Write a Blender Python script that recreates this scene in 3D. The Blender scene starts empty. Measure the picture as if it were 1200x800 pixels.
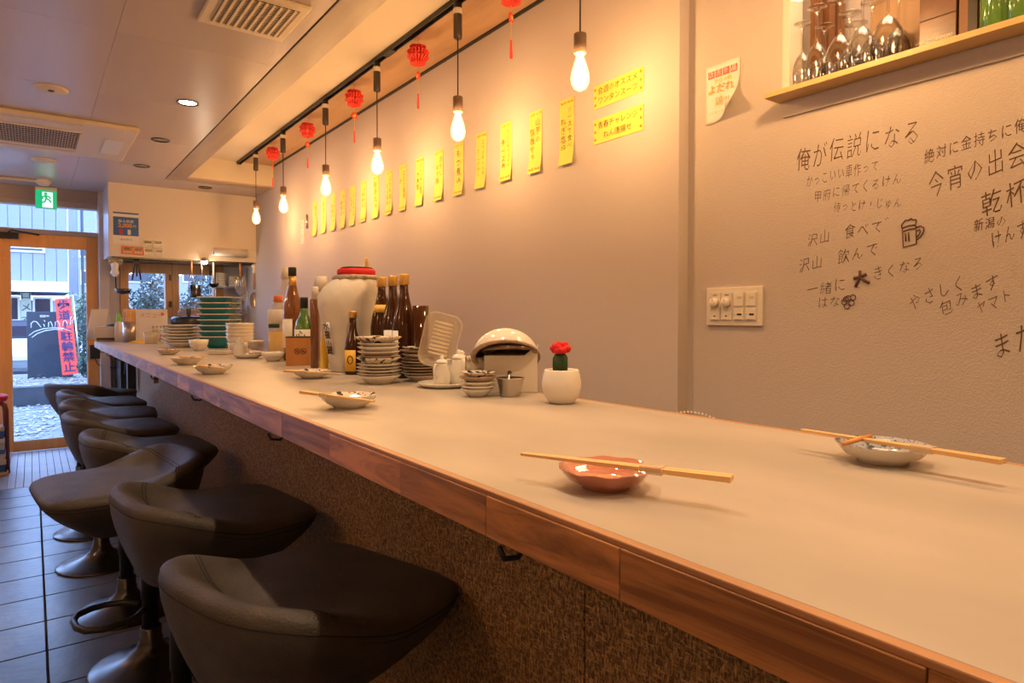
import bpy, bmesh, math, random
from mathutils import Vector, Matrix
random.seed(7)
PI = math.pi
C = bpy.context.scene.collection

# ------------------------------------------------------------------ camera
CAM = Vector((0.0, 0.0, 1.22))
YAW = math.radians(36.35); PITCH = math.radians(1.3); FPX = 765.0; PY0 = 388.4
cd = bpy.data.cameras.new('camera'); cam = bpy.data.objects.new('camera', cd); C.objects.link(cam)
cam.location = CAM; cam.rotation_euler = (PI/2-PITCH, 0, -YAW)
cd.sensor_width = 36; cd.lens = FPX*36/1200; cd.shift_y = -(400-PY0)/1200; cd.clip_start = 0.02
bpy.context.scene.camera = cam
MCAM = Matrix.Rotation(-YAW, 3, 'Z') @ Matrix.Rotation(PI/2-PITCH, 3, 'X')
def ray(px, py): return MCAM @ Vector(((px-600)/FPX, -(py-PY0)/FPX, -1))
def at_z(px, py, z): r = ray(px, py); return CAM + r*((z-CAM.z)/r.z)
def at_x(px, py, x): r = ray(px, py); return CAM + r*((x-CAM.x)/r.x)
def at_y(px, py, y): r = ray(px, py); return CAM + r*((y-CAM.y)/r.y)

# ------------------------------------------------------------------ world, exposure, big lights
sc = bpy.context.scene
sc.view_settings.view_transform = 'Standard'; sc.view_settings.look = 'None'
sc.view_settings.gamma = 1; sc.view_settings.use_curve_mapping = False
sc.view_settings.exposure = 0.47
w = bpy.data.worlds.new('world'); sc.world = w; w.use_nodes = True
nt = w.node_tree; bg = nt.nodes['Background']
bg.inputs[0].default_value = (0.36, 0.56, 1.0, 1); bg.inputs[1].default_value = 7.5
def lamp(name, kind, loc, power, col, rot=(0,0,0), **kw):
    ld = bpy.data.lights.new(name, kind); ld.energy = power; ld.color = col
    for k, v in kw.items(): setattr(ld, k, v)
    o = bpy.data.objects.new(name, ld); C.objects.link(o); o.location = loc; o.rotation_euler = rot
    return o
WARM = (1.0, 0.61, 0.35)
ZC = 1.22; ZT = ZC-0.2                 # camera and counter-top heights
ZLOW = ZC+1.18; ZHIGH = ZC+1.375       # ceilings
PEND_Y = [(d-0.89)/0.8054 for d in (5.39, 4.81, 4.12, 3.51, 2.85, 2.22)] + [0.87, 0.08, -0.7]
BULB_W = 9.5; SPOT_W = 22.0; FILL_LAMP_W = 8.0
DOWN = [(0.71, 5.85, 0), (0.71, 4.92, 0), (0.71, 3.98, 1), (0.66, 2.12, 1), (0.66, 1.19, 1), (0.66, 0.26, 1), (0.66, -0.6, 1)]

# ------------------------------------------------------------------ materials
def newmat(name):
    m = bpy.data.materials.new(name); m.use_nodes = True
    return m, m.node_tree, m.node_tree.nodes['Principled BSDF']
def col4(c): return (c[0], c[1], c[2], 1)
def pm(name, col, rough=0.5, metal=0.0, var=0.0, vscale=8, bump=0.0, bscale=60, col2=None, trans=0.0, ior=1.45, emit=None, es=0, coat=0, stretch=None, rot=None):
    m, t, b = newmat(name); N = t.nodes; L = t.links
    b.inputs['Base Color'].default_value = col4(col); b.inputs['Roughness'].default_value = rough
    b.inputs['Metallic'].default_value = metal; b.inputs['Transmission Weight'].default_value = trans
    b.inputs['IOR'].default_value = ior; b.inputs['Coat Weight'].default_value = coat
    if emit: b.inputs['Emission Color'].default_value = col4(emit); b.inputs['Emission Strength'].default_value = es
    if var or bump or col2:
        tc = N.new('ShaderNodeTexCoord'); mp = N.new('ShaderNodeMapping'); L.new(tc.outputs['Object'], mp.inputs[0])
        if stretch: mp.inputs['Scale'].default_value = stretch
        if rot: mp.inputs['Rotation'].default_value = rot
    if var or col2:
        n = N.new('ShaderNodeTexNoise'); n.inputs['Scale'].default_value = vscale; n.inputs['Detail'].default_value = 5
        L.new(mp.outputs[0], n.inputs[0])
        r = N.new('ShaderNodeValToRGB'); L.new(n.outputs[0], r.inputs[0])
        c2 = col2 or tuple(max(0, c*(1-var)) for c in col)
        r.color_ramp.elements[0].position = 0.3; r.color_ramp.elements[1].position = 0.7
        r.color_ramp.elements[0].color = col4(c2); r.color_ramp.elements[1].color = col4(col)
        L.new(r.outputs[0], b.inputs['Base Color'])
    if bump:
        n2 = N.new('ShaderNodeTexNoise'); n2.inputs['Scale'].default_value = bscale; n2.inputs['Detail'].default_value = 3
        L.new(mp.outputs[0], n2.inputs[0])
        bp = N.new('ShaderNodeBump'); bp.inputs['Strength'].default_value = bump; bp.inputs['Distance'].default_value = 0.004
        L.new(n2.outputs[0], bp.inputs['Height']); L.new(bp.outputs[0], b.inputs['Normal'])
    return m
def wood(name, c1, c2, axis='Y', scale=14, rough=0.5, bump=0.15, knots=False):
    m, t, b = newmat(name); N = t.nodes; L = t.links
    tc = N.new('ShaderNodeTexCoord'); mp = N.new('ShaderNodeMapping'); L.new(tc.outputs['Object'], mp.inputs[0])
    s = {'X': (0.12, 1, 1), 'Y': (1, 0.12, 1), 'Z': (1, 1, 0.12)}[axis]; mp.inputs['Scale'].default_value = s
    oi = N.new('ShaderNodeObjectInfo'); ad = N.new('ShaderNodeVectorMath'); ad.operation = 'ADD'
    sm = N.new('ShaderNodeMath'); sm.operation = 'MULTIPLY'; sm.inputs[1].default_value = 37
    L.new(oi.outputs['Random'], sm.inputs[0]); L.new(mp.outputs[0], ad.inputs[0]); L.new(sm.outputs[0], ad.inputs[1])
    n = N.new('ShaderNodeTexNoise'); n.inputs['Scale'].default_value = scale; n.inputs['Detail'].default_value = 7; n.inputs['Roughness'].default_value = 0.65
    n.inputs['Distortion'].default_value = 1.6 if knots else 0.5
    L.new(ad.outputs[0], n.inputs[0])
    r = N.new('ShaderNodeValToRGB'); L.new(n.outputs[0], r.inputs[0])
    r.color_ramp.elements[0].position = 0.36; r.color_ramp.elements[1].position = 0.62
    r.color_ramp.elements[0].color = col4(c2); r.color_ramp.elements[1].color = col4(c1)
    hs = N.new('ShaderNodeHueSaturation'); mr = N.new('ShaderNodeMapRange'); mr.inputs[3].default_value = 0.78; mr.inputs[4].default_value = 1.2
    L.new(oi.outputs['Random'], mr.inputs[0]); L.new(mr.outputs[0], hs.inputs['Value']); L.new(r.outputs[0], hs.inputs['Color'])
    L.new(hs.outputs[0], b.inputs['Base Color']); b.inputs['Roughness'].default_value = rough
    bp = N.new('ShaderNodeBump'); bp.inputs['Strength'].default_value = bump; bp.inputs['Distance'].default_value = 0.002
    L.new(n.outputs[0], bp.inputs['Height']); L.new(bp.outputs[0], b.inputs['Normal'])
    return m
def strandboard():
    m, t, b = newmat('strand_board'); N = t.nodes; L = t.links
    tc = N.new('ShaderNodeTexCoord'); prev = None
    for i, (ry, sx, sz) in enumerate(((0.5, 260, 70), (-0.7, 65, 250), (1.9, 240, 70))):
        mp = N.new('ShaderNodeMapping'); mp.inputs['Rotation'].default_value = (ry, 0, 0); mp.inputs['Scale'].default_value = (1, sx, sz)
        mp.inputs['Location'].default_value = (i*3.1, i, i)
        L.new(tc.outputs['Object'], mp.inputs[0])
        n = N.new('ShaderNodeTexNoise'); n.inputs['Scale'].default_value = 1.0; n.inputs['Detail'].default_value = 2; n.inputs['Distortion'].default_value = 0.6
        L.new(mp.outputs[0], n.inputs[0])
        if prev:
            mx = N.new('ShaderNodeMath'); mx.operation = 'MAXIMUM'; L.new(prev.outputs[0], mx.inputs[0]); L.new(n.outputs[0], mx.inputs[1]); prev = mx
        else: prev = n
    r = N.new('ShaderNodeValToRGB'); L.new(prev.outputs[0], r.inputs[0])
    e = r.color_ramp.elements; e[0].position = 0.5; e[0].color = (0.085, 0.045, 0.016, 1); e[1].position = 0.78; e[1].color = (0.60, 0.34, 0.12, 1)
    L.new(r.outputs[0], b.inputs['Base Color']); b.inputs['Roughness'].default_value = 0.8
    bp = N.new('ShaderNodeBump'); bp.inputs['Strength'].default_value = 0.6; bp.inputs['Distance'].default_value = 0.003
    L.new(prev.outputs[0], bp.inputs['Height']); L.new(bp.outputs[0], b.inputs['Normal'])
    return m
def thin_glass(name, tint=(0.95, 0.97, 1.0), ior=1.45):
    m, t, b = newmat(name); N = t.nodes; L = t.links; N.remove(b)
    tr = N.new('ShaderNodeBsdfTransparent'); tr.inputs[0].default_value = col4(tint)
    gl = N.new('ShaderNodeBsdfGlossy'); gl.inputs['Roughness'].default_value = 0.02
    lw = N.new('ShaderNodeLayerWeight'); lw.inputs[0].default_value = 0.5; fp = N.new('ShaderNodeMath'); fp.operation = 'POWER'; fp.inputs[1].default_value = 3.5; L.new(lw.outputs['Facing'], fp.inputs[0])
    fr = N.new('ShaderNodeMath'); fr.operation = 'MULTIPLY_ADD'; fr.inputs[1].default_value = 0.55; fr.inputs[2].default_value = (ior-1)**2/(ior+1)**2; L.new(fp.outputs[0], fr.inputs[0])
    mx = N.new('ShaderNodeMixShader'); L.new(fr.outputs[0], mx.inputs[0]); L.new(tr.outputs[0], mx.inputs[1]); L.new(gl.outputs[0], mx.inputs[2])
    L.new(mx.outputs[0], N['Material Output'].inputs[0]); return m
def emis(name, col, s):
    m, t, b = newmat(name); b.inputs['Base Color'].default_value = (0, 0, 0, 1)
    b.inputs['Emission Color'].default_value = col4(col); b.inputs['Emission Strength'].default_value = s; return m
def patterned(name, base, c2, c3, scale=60):
    m, t, b = newmat(name); N = t.nodes; L = t.links
    tc = N.new('ShaderNodeTexCoord'); v = N.new('ShaderNodeTexVoronoi'); v.inputs['Scale'].default_value = scale; L.new(tc.outputs['Object'], v.inputs[0])
    n = N.new('ShaderNodeTexNoise'); n.inputs['Scale'].default_value = scale*0.5; L.new(tc.outputs['Object'], n.inputs[0])
    r = N.new('ShaderNodeValToRGB'); L.new(v.outputs['Distance'], r.inputs[0]); e = r.color_ramp.elements
    e[0].position = 0.18; e[0].color = col4(c2); e[1].position = 0.3; e[1].color = col4(base)
    r2 = N.new('ShaderNodeValToRGB'); L.new(n.outputs[0], r2.inputs[0]); e = r2.color_ramp.elements; e[0].position = 0.55; e[1].position = 0.6
    mx = N.new('ShaderNodeMix'); mx.data_type = 'RGBA'; L.new(r2.outputs[0], mx.inputs[0]); L.new(r.outputs[0], mx.inputs[6]); mx.inputs[7].default_value = col4(c3)
    L.new(mx.outputs[2], b.inputs['Base Color']); b.inputs['Roughness'].default_value = 0.12; return m

M = {}
M['wall'] = pm('grey_wallpaper', (0.56, 0.495, 0.455), 0.85, bump=0.35, bscale=260)
M['wall2'] = pm('white_wallpaper', (0.75, 0.70, 0.64), 0.85, bump=0.2, bscale=260)
M['ceil'] = pm('ceiling_board', (0.56, 0.46, 0.41), 0.27, var=0.10, vscale=3, bump=0.12, bscale=90, stretch=(1, 0.15, 1))
M['ceil_hi'] = pm('cream_ceiling_paper', (0.66, 0.58, 0.47), 0.8, bump=0.1, bscale=200)
M['strip'] = wood('tan_ceiling_board', (0.42, 0.26, 0.15), (0.34, 0.20, 0.11), 'Y', 10, 0.6)
M['trimwood'] = wood('smooth_trim_board', (0.42, 0.31, 0.23), (0.36, 0.26, 0.19), 'Y', 12, 0.45)
M['top'] = pm('mortar_top', (0.50, 0.425, 0.35), 0.40, col2=(0.37, 0.32, 0.27), vscale=5.0, bump=0.10, bscale=25, stretch=(1, 0.5, 1))
M['nosing'] = wood('light_edge_strip', (0.50, 0.25, 0.11), (0.36, 0.17, 0.07), 'Y', 20, 0.45)
M['fascia'] = wood('stained_pine', (0.62, 0.28, 0.085), (0.20, 0.078, 0.024), 'Y', 18, 0.4, 0.4, True)
M['strand'] = strandboard()
M['darkgap'] = pm('dark_joint', (0.01, 0.008, 0.006), 0.9)
M['footwood'] = wood('footboard_wood', (0.28, 0.15, 0.07), (0.18, 0.09, 0.04), 'Y', 14, 0.6)
M['tile'] = pm('slate_tile', (0.145, 0.165, 0.225), 0.28, var=0.3, vscale=9, bump=0.22, bscale=40)
M['grout'] = pm('dark_grout', (0.07, 0.065, 0.065), 0.9)
M['deck'] = pm('grey_floor_strip', (0.34, 0.31, 0.33), 0.4, var=0.2, vscale=5, bump=0.2, bscale=50)
M['doorwood'] = wood('orange_door_wood', (0.88, 0.40, 0.10), (0.76, 0.32, 0.07), 'Z', 9, 0.4)
M['frame'] = pm('taupe_frame', (0.44, 0.34, 0.26), 0.5)
M['kwood'] = wood('window_frame_wood', (0.50, 0.27, 0.11), (0.40, 0.20, 0.08), 'Z', 10, 0.45)
M['glass'] = thin_glass('window_glass')
M['black'] = pm('black_metal', (0.02, 0.02, 0.02), 0.4)
M['blackplastic'] = pm('black_plastic', (0.025, 0.022, 0.02), 0.35)
M['leather'] = pm('worn_black_leather', (0.078, 0.062, 0.050), 0.55, col2=(0.038, 0.030, 0.025), vscale=10, bump=0.55, bscale=220)
M['thread'] = pm('seam_thread', (0.018, 0.015, 0.013), 0.8)
M['gunmetal'] = pm('gunmetal', (0.085, 0.08, 0.08), 0.27, metal=0.9)
M['white'] = pm('white_plastic', (0.72, 0.67, 0.60), 0.4)
M['whitep'] = pm('switch_plate_white', (0.80, 0.74, 0.64), 0.35)
M['offwhite'] = pm('cream_plastic', (0.62, 0.55, 0.45), 0.5)
M['vent'] = pm('vent_cream', (0.70, 0.58, 0.42), 0.5)
M['ventdark'] = pm('vent_dark', (0.10, 0.07, 0.045), 0.8)
M['cer'] = pm('white_ceramic', (0.74, 0.69, 0.60), 0.14, coat=0.4)
M['cergrey'] = pm('speckled_ceramic', (0.66, 0.60, 0.52), 0.2, var=0.15, vscale=120)
M['cerbrown'] = pm('brown_edged_ceramic', (0.46, 0.33, 0.23), 0.25, var=0.3, vscale=60)
M['teal'] = pm('teal_glaze', (0.0, 0.17, 0.22), 0.15, var=0.4, vscale=12, coat=0.5)
M['pink'] = pm('pink_glaze', (0.62, 0.24, 0.16), 0.06, var=0.25, vscale=25, coat=1)
M['blue'] = patterned('blue_patterned_glaze', (0.35, 0.36, 0.38), (0.02, 0.035, 0.07), (0.06, 0.08, 0.12), 260)
M['imari'] = patterned('red_blue_patterned_glaze', (0.70, 0.62, 0.50), (0.45, 0.07, 0.03), (0.03, 0.03, 0.06), 110)
M['stick'] = wood('pale_chopstick_wood', (0.78, 0.50, 0.22), (0.68, 0.41, 0.17), 'X', 30, 0.55, 0.1)
M['paper'] = pm('white_paper', (0.80, 0.76, 0.68), 0.8)
M['yellow'] = pm('yellow_paper', (0.80, 0.69, 0.12), 0.7, var=0.08, vscale=20)
M['ink'] = pm('dark_ink', (0.07, 0.035, 0.015), 0.7)
M['marker'] = pm('wall_marker', (0.13, 0.075, 0.05), 0.7)
M['oink'] = pm('orange_ink', (0.75, 0.33, 0.03), 0.7)
M['pinkink'] = pm('pink_ink', (0.75, 0.16, 0.14), 0.7)
M['steel'] = pm('brushed_steel', (0.55, 0.50, 0.44), 0.28, metal=1)
M['red'] = pm('red_paper', (0.92, 0.09, 0.07), 0.75)
M['gold'] = pm('gold_cap', (0.66, 0.38, 0.10), 0.3, metal=0.6)
M['goldthread'] = pm('gold_thread', (0.80, 0.48, 0.08), 0.6)
M['brown_glass'] = pm('dark_brown_glass', (0.045, 0.012, 0.003), 0.07)
M['amber_glass'] = pm('amber_glass', (0.30, 0.10, 0.012), 0.06, coat=1, trans=0.55)
M['green_glass'] = pm('green_glass', (0.16, 0.40, 0.07), 0.06, trans=0.6, coat=1)
M['clear'] = thin_glass('clear_glassware', (0.93, 0.91, 0.87), 1.6)
M['crystal'] = thin_glass('wine_glass_crystal', (0.97, 0.965, 0.95), 1.5)
for n__ in M['crystal'].node_tree.nodes:
    if n__.type == 'MATH' and n__.operation == 'POWER': n__.inputs[1].default_value = 1.7
    if n__.type == 'MATH' and n__.operation == 'MULTIPLY_ADD': n__.inputs[1].default_value = 0.75; n__.inputs[2].default_value = 0.07
def milky(name, tint, ior, mix, colr):
    m = thin_glass(name, tint, ior); t = m.node_tree; N = t.nodes; L = t.links; out = N['Material Output']; src = out.inputs[0].links[0].from_socket
    d = N.new('ShaderNodeBsdfDiffuse'); d.inputs[0].default_value = col4(colr); mx = N.new('ShaderNodeMixShader'); mx.inputs[0].default_value = mix
    L.new(src, mx.inputs[1]); L.new(d.outputs[0], mx.inputs[2]); L.new(mx.outputs[0], out.inputs[0]); return m
M['plasticclear'] = milky('clear_plastic', (0.93, 0.90, 0.84), 1.6, 0.22, (0.85, 0.80, 0.70))
M['oil'] = pm('yellow_oil', (0.85, 0.55, 0.05), 0.1)
M['jar'] = pm('whitewashed_jar', (0.74, 0.68, 0.58), 0.75, var=0.12, vscale=15, bump=0.7, bscale=22)
M['redcloth'] = pm('red_cloth', (0.62, 0.01, 0.015), 0.55)
M['foil'] = pm('crumpled_foil_wrap', (0.50, 0.40, 0.28), 0.35, var=0.5, vscale=70, bump=1.0, bscale=90)
M['orange_box'] = wood('orange_box_wood', (0.62, 0.26, 0.065), (0.52, 0.20, 0.045), 'Z', 12, 0.45)
M['orange'] = pm('orange_plastic', (0.78, 0.20, 0.06), 0.4)
M['cactus'] = pm('cactus_green', (0.025, 0.065, 0.012), 0.6, var=0.4, vscale=60, bump=0.6, bscale=150)
M['flower'] = pm('red_cactus_flower', (0.80, 0.02, 0.02), 0.6, var=0.2, vscale=100, bump=0.6, bscale=200)
M['soil'] = pm('potting_soil', (0.12, 0.07, 0.04), 0.9)
M['pot'] = pm('white_pot', (0.78, 0.72, 0.62), 0.45)
M['filament'] = emis('bulb_filament', (1.0, 0.68, 0.30), 60)
def bulbglass():
    m, t, b = newmat('lit_bulb_glass'); N = t.nodes; L = t.links; N.remove(b)
    tr = N.new('ShaderNodeBsdfTransparent'); tr.inputs[0].default_value = (1.0, 0.86, 0.58, 1)
    em = N.new('ShaderNodeEmission'); em.inputs[0].default_value = (1.0, 0.70, 0.33, 1); em.inputs[1].default_value = 1.2
    gl = N.new('ShaderNodeBsdfGlossy'); gl.inputs['Roughness'].default_value = 0.03
    a = N.new('ShaderNodeAddShader'); L.new(tr.outputs[0], a.inputs[0]); L.new(em.outputs[0], a.inputs[1])
    mx = N.new('ShaderNodeMixShader'); mx.inputs[0].default_value = 0.08; L.new(a.outputs[0], mx.inputs[1]); L.new(gl.outputs[0], mx.inputs[2])
    L.new(mx.outputs[0], N['Material Output'].inputs[0]); return m
M['bulb'] = bulbglass()
M['socket'] = pm('taupe_socket', (0.20, 0.13, 0.09), 0.5)
M['adaptor'] = pm('dark_adaptor', (0.10, 0.085, 0.075), 0.4, metal=0.5)
M['led'] = emis('downlight_led', (1.0, 0.88, 0.72), 12)
M['exit_green'] = emis('exit_sign_green', (0.0, 0.42, 0.16), 0.9)
M['exit_white'] = emis('exit_sign_white', (0.75, 1.0, 0.82), 1.0)
M['globe'] = milky('frosted_globe', (1, .95, .9), 1.3, 0.25, (.9, .85, .8))
M['hotlamp'] = emis('work_lamp_bulb', (1.0, 0.8, 0.55), 25)

# ------------------------------------------------------------------ mesh helpers
class MB:
    def __init__(s): s.v = []; s.f = []; s.sm = []
    def add(s, vs, fs, smooth=False, T=None):
        o = len(s.v)
        s.v += [tuple(T @ Vector(v)) if T is not None else tuple(v) for v in vs]
        s.f += [tuple(i+o for i in f) for f in fs]; s.sm += [smooth]*len(fs); return s
    def box(s, c, d, T=None):
        x, y, z = c; a, b, h = d[0]/2, d[1]/2, d[2]/2
        vs = [(x+i*a, y+j*b, z+k*h) for i in (-1, 1) for j in (-1, 1) for k in (-1, 1)]
        return s.add(vs, [(0,1,3,2),(4,6,7,5),(0,4,5,1),(2,3,7,6),(0,2,6,4),(1,5,7,3)], False, T)
    def lathe(s, prof, seg=32, T=None, mod=None, c=(0,0,0), smooth=True, a0=0, a1=2*PI):
        full = abs(a1-a0-2*PI) < 1e-6; n = seg if full else seg+1; vs = []; fs = []
        for r, z in prof:
            for i in range(n):
                a = a0+(a1-a0)*i/seg; k = mod(a, r, z) if mod else (r, z)
                if not isinstance(k, tuple): k = (r*k, z)
                vs.append((c[0]+k[0]*math.cos(a), c[1]+k[0]*math.sin(a), c[2]+k[1]))
        for j in range(len(prof)-1):
            for i in range(seg):
                i2 = (i+1) % n
                fs.append((j*n+i, j*n+i2, (j+1)*n+i2, (j+1)*n+i))
        return s.add(vs, fs, smooth, T)
    def tube(s, pts, r, seg=8, closed=False, T=None):
        P = [Vector(p) for p in pts]; n = len(P); vs = []; fs = []; up = None
        for i, p in enumerate(P):
            t = (P[(i+1) % n]-P[i-1]) if closed else (P[min(i+1, n-1)]-P[max(i-1, 0)])
            t = t.normalized()
            if up is None: up = Vector((0, 0, 1)) if abs(t.z) < 0.9 else Vector((1, 0, 0))
            a = t.cross(up).normalized(); b = a.cross(t); up = b
            rr = r[i] if isinstance(r, (list, tuple)) else r
            for k in range(seg):
                q = 2*PI*k/seg; vs.append(p+a*math.cos(q)*rr+b*math.sin(q)*rr)
        m = n if closed else n-1
        for i in range(m):
            for k in range(seg):
                fs.append((i*seg+k, i*seg+(k+1) % seg, ((i+1) % n)*seg+(k+1) % seg, ((i+1) % n)*seg+k))
        if not closed: fs += [tuple(range(seg))[::-1], tuple((n-1)*seg+k for k in range(seg))]
        return s.add(vs, fs, True, T)
    def build(s, name, mat, parent=None, bevel=0, loc=None):
        me = bpy.data.meshes.new(name); me.from_pydata(s.v, [], s.f); me.validate()
        me.polygons.foreach_set('use_smooth', s.sm[:len(me.polygons)]); 
        if bevel or True:
            bm = bmesh.new(); bm.from_mesh(me)
            bmesh.ops.recalc_face_normals(bm, faces=bm.faces)
            if bevel: bmesh.ops.bevel(bm, geom=bm.edges[:], offset=bevel, segments=2, affect='EDGES', profile=0.5)
            bm.to_mesh(me); bm.free()
        me.materials.append(M[mat] if isinstance(mat, str) else mat)
        o = bpy.data.objects.new(name, me); C.objects.link(o)
        if parent: o.parent = parent
        if loc is not None: o.location = loc
        return o
def tag(o, label=None, cat=None, group=None, kind=None):
    if label: o['label'] = label
    if cat: o['category'] = cat
    if group: o['group'] = group
    if kind: o['kind'] = kind
    return o
def thing(name, label, cat, loc=(0,0,0), rz=0, group=None, rot=None):
    o = bpy.data.objects.new(name, None); C.objects.link(o); o.empty_display_size = 0.05
    o.location = loc; o.rotation_euler = rot or (0, 0, rz); return tag(o, label, cat, group)
def box(name, c, d, mat, parent=None, bevel=0): return MB().box(c, d).build(name, mat, parent, bevel)
def bb(name, x0, x1, y0, y1, z0, z1, mat, parent=None, bevel=0):
    """box by extents with its origin at its own centre"""
    o = MB().box((0,0,0), (x1-x0, y1-y0, z1-z0)).build(name, mat, parent, bevel); o.location = ((x0+x1)/2, (y0+y1)/2, (z0+z1)/2); return o
def struct(o): o['kind'] = 'structure'; return o
def dup(root, loc=None, rz=None, label=None, group=None, rot=None):
    r = root.copy(); C.objects.link(r)
    if loc is not None: r.location = loc
    if rz is not None: r.rotation_euler = (0, 0, rz)
    if rot is not None: r.rotation_euler = rot
    if label: r['label'] = label
    if group: r['group'] = group
    for ch in list(root.children):
        c = ch.copy(); C.objects.link(c); c.parent = r
        for g in list(ch.children):
            d = g.copy(); C.objects.link(d); d.parent = c
    return r
ORD = ['nearest', 'second', 'third', 'fourth', 'fifth', 'sixth', 'seventh', 'eighth', 'ninth', 'tenth', 'eleventh', 'twelfth', 'thirteenth', 'fourteenth', 'fifteenth', 'sixteenth']

# text: returns a mesh object; plane given by origin, right vector, up vector
def text(s, size, org, right, up, mat, parent=None, name='lettering', off=0.0, align='CENTER', shear=0.0, lift=0.0, thick=0.0, sx=1.0, res=2):
    cu = bpy.data.curves.new(name, 'FONT'); cu.body = s; cu.size = size; cu.offset = off*size; cu.resolution_u = res
    cu.align_x = align; cu.align_y = 'CENTER'; cu.shear = shear; cu.extrude = thick
    o = bpy.data.objects.new(name, cu); C.objects.link(o)
    dg = bpy.context.evaluated_depsgraph_get(); me = bpy.data.meshes.new_from_object(o.evaluated_get(dg))
    bpy.data.objects.remove(o); bpy.data.curves.remove(cu)
    me.materials.clear(); me.materials.append(M[mat])
    r = Vector(right).normalized(); u = Vector(up).normalized(); n = r.cross(u)
    ob = bpy.data.objects.new(name, me); C.objects.link(ob)
    mt = Matrix(((r.x*sx, u.x, n.x, 0), (r.y*sx, u.y, n.y, 0), (r.z*sx, u.z, n.z, 0), (0, 0, 0, 1)))
    p = Vector(org)+n*lift
    me.transform(mt); ob.location = p
    if parent: ob.parent = parent
    return ob
def join_text(items, name, parent, mat):
    """several text meshes into one lettering mesh"""
    v = []; f = []
    for o in items:
        k = len(v); v += [tuple(o.matrix_basis @ x.co) for x in o.data.vertices]; f += [tuple(i+k for i in p.vertices) for p in o.data.polygons]
        me = o.data; bpy.data.objects.remove(o); bpy.data.meshes.remove(me)
    me = bpy.data.meshes.new(name); me.from_pydata(v, [], f); me.materials.append(M[mat])
    ob = bpy.data.objects.new(name, me); C.objects.link(ob); ob.parent = parent; return ob
# ------------------------------------------------------------------ room shell
XW = 1.80; XN = 1.85; YSTEP = 1.478; YD = 7.35; YB = -2.2; XL = -1.5
YREC = 6.13; YHOOD = 6.72
wr = struct(bb('wall_right', XW, XW+0.3, YSTEP, YD+0.2, 0, 2.8, 'wall'))
# near right wall with the niche opening
NY0, NY1 = 1.115, -1.4           # niche runs from its left jamb towards and past the camera
ZS = ZC+0.665                    # top of shelf board
wn = struct(bb('wall_right_near', XN, XN+0.25, YB, YSTEP, 0, ZS-0.014, 'wall'))
bb('wall_panel', XN, XN+0.25, NY0+0.012, YSTEP, ZS-0.014, 2.8, 'wall', None).parent = wn
for ch in wn.children: ch.location = ch.location - wn.location
o = bb('niche_back', XN+0.25, XN+0.30, YB, YSTEP, ZS-0.1, 2.8, 'wall', None); o.parent = wn; o.location -= wn.location
struct(bb('wall_left', XL-0.1, XL, YB, YD+0.1, 0, 2.8, 'wall2'))
struct(bb('wall_back', XL-0.1, XN+0.3, YB-0.1, YB, 0, 2.8, 'wall2'))
# floor: base slab, tiles, strips
fl = struct(bb('floor', XL-0.1, 2.2, YB-0.1, YD+0.1, -0.10, -0.010, 'grout'))
def child(o, p): o.parent = p; o.location = o.location-p.location; return o
YT = 5.81; tm = None; y = YT; TX0 = 0.030
while y > -0.5:
    for k in range(-3, 2):
        x0 = TX0+0.6*k
        if x0+0.6 < XL: continue
        if tm is None:
            tm = bb('tile', x0+0.004, x0+0.596, y-0.286, y-0.004, -0.010, 0.0, 'tile', None, 0.0012); t = tm
        else: t = tm.copy(); C.objects.link(t); t.location = (x0+0.3, y-0.145, -0.005)
        if t.parent is None: child(t, fl)
        else: t.location = Vector((x0+0.3, y-0.145, -0.005))-fl.location
    y -= 0.29
x = -0.60-18*0.049; tm = None
while x < 0.62:
    if tm is None: tm = bb('floor_strip', x+0.001, x+0.047, YT+0.002, YD-0.03, -0.010, 0.001, 'deck', None, 0.001); child(tm, fl); lx = tm.location.copy(); xx0 = x
    else: t = tm.copy(); C.objects.link(t); t.location = lx+Vector((x-xx0, 0, 0))
    x += 0.049
# ceilings
ce = struct(bb('ceiling', XL-0.1, 2.2, YB-0.1, YD+0.1, ZHIGH+0.03, ZHIGH+0.13, 'darkgap'))
Ys = [3.17+0.91*k for k in range(-6, 5)]
Ys = [YB]+Ys+[YD]
for i in range(len(Ys)-1):
    for (a, b) in ((XL, -0.60), (-0.60, 0.30+0.0), (0.30, 0.935)):
        if Ys[i+1]-Ys[i] < 0.02: continue
        child(bb('ceiling_panel', a+0.0005, b-0.0005, Ys[i]+0.0008, Ys[i+1]-0.0008, ZLOW, ZLOW+0.02, 'ceil', None, 0.0008), ce)
child(bb('ceiling_panel', 0.935, XW, YREC+0.14, YD, ZLOW, ZLOW+0.02, 'ceil'), ce)
child(bb('ceiling_edge_board', 0.94, 1.08, YB, YREC, ZLOW-0.004, ZHIGH, 'trimwood', None, 0.001), ce)
child(bb('ceiling_edge_board', 0.94, XW, YREC, YREC+0.14, ZLOW-0.004, ZLOW+0.01, 'trimwood', None, 0.001), ce)
child(bb('recess_end_panel', 1.08, XW, YREC, YREC+0.02, ZLOW+0.010, ZHIGH, 'ceil_hi'), ce)
child(bb('recess_ceiling', 1.08, 1.49, YB, YREC, ZHIGH, ZHIGH+0.03, 'ceil_hi'), ce)
child(bb('recess_board', 1.49, XN+0.3, YB, YREC, ZHIGH, ZHIGH+0.03, 'strip'), ce)
struct(bb('trim_1', XW-0.012, XW, YSTEP, YREC, ZHIGH-0.012, ZHIGH, 'black'))
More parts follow.
